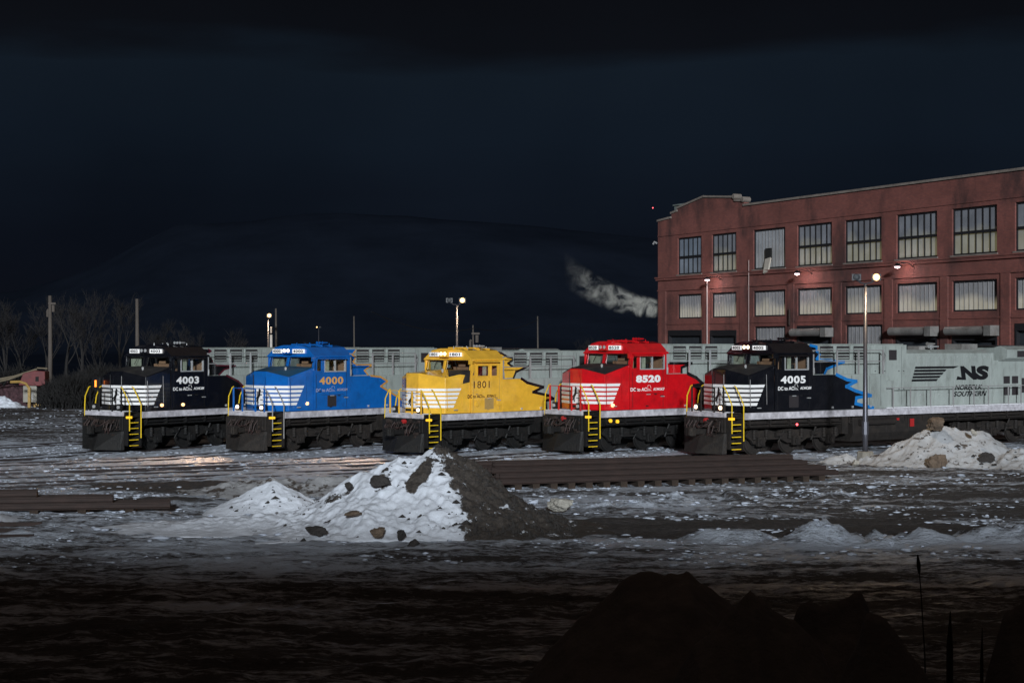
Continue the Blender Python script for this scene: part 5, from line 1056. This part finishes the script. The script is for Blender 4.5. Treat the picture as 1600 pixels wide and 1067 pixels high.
# stakes and reed in the foreground
def stick(x, y, h_, r, label, pts=None, name='stake'):
    mb = MB().tube(pts or [(0, 0, 0), (0, 0, h_*.85), (.005, 0, h_)], [r, r*.9, r*.15] if not pts else [r]*len(pts), 6); o = mb.build(name, 'stake'); o.location = (x, y, -.1); tag(o, label, 'stake' if name == 'stake' else 'reed'); return o
stick((1484-800)/2500*15, 15, 2.2, .035, 'thick pointed stake standing in the lower right foreground')
stick((1534-800)/2500*15, 15, 2.05, .018, 'thin straight stake right of the pointed one')
o = MB().tube([(0, 0, 0), (-.03, 0, 1.7), (-.07, 0, 2.35), (-.085, 0, 2.52)], [.008, .007, .006, .005], 5).tube([(-.085, 0, 2.5), (-.09, 0, 2.58), (-.1, 0, 2.68)], [.012, .022, .006], 6).build('reed', 'stake'); o.location = ((1450-800)/2500*15.4, 15.4, -.1); tag(o, 'single thin reed leaning left of the stakes', 'reed')

# ------------------------------------------------------------------ far left: machine, scrap
def at(px, py, d): return ((px-800)/2500*d, d, 4.6+(538-py)/2500*d)
e = empty('loading_machine', (*at(54, 0, 122)[:2], -.15), 0, 'dark red machine housing with a tan boom on a white base at far left', 'machine')
k = 122/2500
MB().prism([(-1.05, 1.65), (-.7, 2.55), (.1, 2.75), (.95, 2.7), (1.0, 1.75), (.6, 1.6)], 'y', -.6, .6).build('housing', 'machine_red', e, bevel=.04)
MB().box(.25, .5, -.64, -.6, 1.95, 2.3).build('window', 'shadow_inside', e)
MB().tube([(.1, .3, 2.85), (-1.6, .2, 2.3), (-4.5, 0, 1.75)], .09, 6).tube([(-.6, -.4, 2.55), (-1.8, -.4, 2.1), (-4.5, -.4, 1.5)], .07, 6).tube([(.1, .3, 2.95), (.9, .3, 2.9)], .06, 6).build('boom', 'boom_tan', e)
MB().box(-.75, .3, -.45, .5, .35, 1.6).build('base', 'machine_white', e, bevel=.03); MB().box(-.25, .05, -.48, -.45, .5, 1.1).build('hatch', 'roller', e)
e2 = empty('yellow_hoist', (*at(46, 0, 118)[:2], -.15), 0, 'yellow post with a curved arm in front of the scrap heap', 'hoist')
MB().box(-.1, .1, -.1, .1, 0, 1.55).build('post', 'machine_yellow', e2); MB().tube([(0, 0, 1.5), (-.25, 0, 1.85), (-.7, 0, 2.0), (-1.4, 0, 1.98)], .1, 6).build('arm', 'machine_yellow', e2)
o = MB().box(0, .9, -.2, .2, 0, .3).box(1.0, 1.3, -.2, .2, 0, .34).box(.2, .4, -.25, -.2, .0, .36).build('barrier', 'machine_yellow', None, bevel=.03); o.location = (*at(52, 0, 119)[:2], -.12); tag(o, 'low yellow barrier on the ground right of the yellow post', 'barrier')
pile('scrap_heap', *at(12, 0, 124)[:2], 3.2, 2.2, ([-1, -.3, .3, .8, 1], [.8, 1, .9, .4, 0]), 1.9, 'scrap', 'reddish brown heap of scrap under the boom at far left', 'scrap heap', 131, None, (90, 60), 1.1, zb=-.3)

# ------------------------------------------------------------------ bare trees and bushes
def tree_mesh(seed, H_, spread=.55, levels=5):
    rnd = random.Random(seed); trunk = MB(); crown = MB()
    def br(p, d, L_, r, lv):
        n = 3; pts = [p]; q = Vector(p); dd = Vector(d)
        for k in range(n):
            dd = (dd+Vector((rnd.uniform(-.16, .16), rnd.uniform(-.16, .16), .05))).normalized(); q = q+dd*L_/n; pts.append(q.copy())
        rs = [r*(1-.5*k/n) for k in range(n+1)]; (trunk if lv < 2 else crown).tube(pts, rs, 6 if lv < 2 else 3, caps=lv < 2)
        if lv >= levels: return
        for k in range(rnd.choice((3, 4)) if lv else 5):
            t = rnd.uniform(.35, 1); i0 = min(int(t*n), n-1); b = pts[i0].lerp(pts[i0+1], t*n-i0) if t < 1 else pts[-1]
            a = rnd.uniform(0, 6.28); s = rnd.uniform(spread*.6, spread*1.3); nd = (dd+Vector((math.cos(a)*s, math.sin(a)*s, rnd.uniform(-.05, .35)))).normalized()
            br(b, nd, L_*rnd.uniform(.55, .75), max(rs[-1]*.62, .012), lv+1)
    br(Vector((0, 0, 0)), Vector((0, 0, 1)), H_*.42, H_*.018, 0)
    return trunk, crown
protos = []
for k, (sd, H_) in enumerate(((3, 11), (8, 9), (21, 12))):
    t, c = tree_mesh(sd, H_); e = empty('bare_tree', (0, 0, 0)); t.build('trunk', 'bark', e); c.build('crown', 'twig', e, recalc=False); protos.append(e)
TREES = [(12, 150, 1.0, 'bare tree at the far left edge behind the boom'), (40, 165, 1.0, 'bare tree left of the utility pole'), (100, 155, .95, 'bare tree just right of the utility pole'), (128, 170, 1.15, 'tall bare tree between the two wooden poles'), (160, 158, .9, 'bare tree left of the plain wooden pole'), (188, 175, 1.0, 'bare tree touching the plain wooden pole'), (240, 165, .8, 'bare tree above the number boards of 4003'), (275, 180, .85, 'bare tree over the cab roof of 4003'), (305, 170, .6, 'low bare tree right of the cab of 4003'), (366, 190, .72, 'bare tree left of the left lamp post'), (462, 190, .6, 'faint bare tree between two distant lamp posts'), (925, 185, .55, 'faint bare tree left of the red cab'), (965, 190, .6, 'faint bare tree above the red cab'), (70, 185, 1.2, 'tallest bare tree directly behind the utility pole')]
for k, (px, d, s, lb) in enumerate(TREES):
    e = protos[k] if k < 3 else copy_tree(protos[k % 3]); e.location = ((px-800)/2500*d, d, -.2); e.scale = (s, s, s); e.rotation_euler = (0, 0, k*1.7); tag(e, lb, 'tree', 'bare winter trees beyond the yard')
def bush(seed):
    rnd = random.Random(seed); mb = MB()
    for k in range(330):
        a = rnd.uniform(0, 6.28); r0 = rnd.uniform(0, 1.3); x, y = r0*math.cos(a), r0*math.sin(a); h_ = rnd.uniform(.7, 2.3)*(1-.35*r0)
        q = Vector((x+rnd.uniform(-.5, .5), y+rnd.uniform(-.5, .5), h_)); mb.tube([(x, y, 0), ((x+q.x)/2+rnd.uniform(-.1, .1), (y+q.y)/2, h_*.55), q], [.03, .022, .01], 3, caps=False)
        for j in range(3): mb.tube([q.lerp(Vector((x, y, 0)), rnd.uniform(.1, .5)), q+Vector((rnd.uniform(-.5, .5), rnd.uniform(-.5, .5), rnd.uniform(-.2, .4)))], [.015, .008], 3, caps=False)
    return mb
bp_ = [bush(1), bush(2)]; bo_ = []
for k, (px, d, s, lb) in enumerate(((84, 118, 1.0, 'dark leafless bush beside the utility pole base'), (98, 122, 1.15, 'dark leafless bush, second right of the utility pole'), (112, 117, 1.2, 'rounded leafless bush midway between the pole and locomotive 4003'), (126, 121, 1.3, 'leafless bush nearest the nose of 4003'), (140, 126, 1.35, 'leafless bush partly hidden by the nose of 4003'), (8, 132, 1.3, 'leafless bush behind the scrap heap'), (30, 135, 1.4, 'leafless bush behind the tan boom'), (156, 130, 1.5, 'leafless bush behind the nose top of 4003'), (172, 134, 1.4, 'leafless bush left of the windshield of 4003'))):
    if k < 2: o = bp_[k].build('bush', 'bush_twig', recalc=False); bo_.append(o)
    else: o = bo_[k % 2].copy(); COL.objects.link(o)
    o.location = ((px-800)/2500*d, d, -.2); o.scale = (s, s, s); o.rotation_euler = (0, 0, k*2.1); tag(o, lb, 'bush', 'leafless bushes at the yard edge')

# ------------------------------------------------------------------ unseen block added behind the camera to shade the foreground
sh = MB(); sh.box(-80, 60, -22, -14, -.3, 11.4); sh.prism([(-22.4, 11.4), (-13.6, 11.4), (-18, 12.3)], 'x', -80.3, 60.3)
tag(sh.build('shade_block', 'door_dark'), 'long unseen block added behind the viewpoint to shade the foreground', 'building')
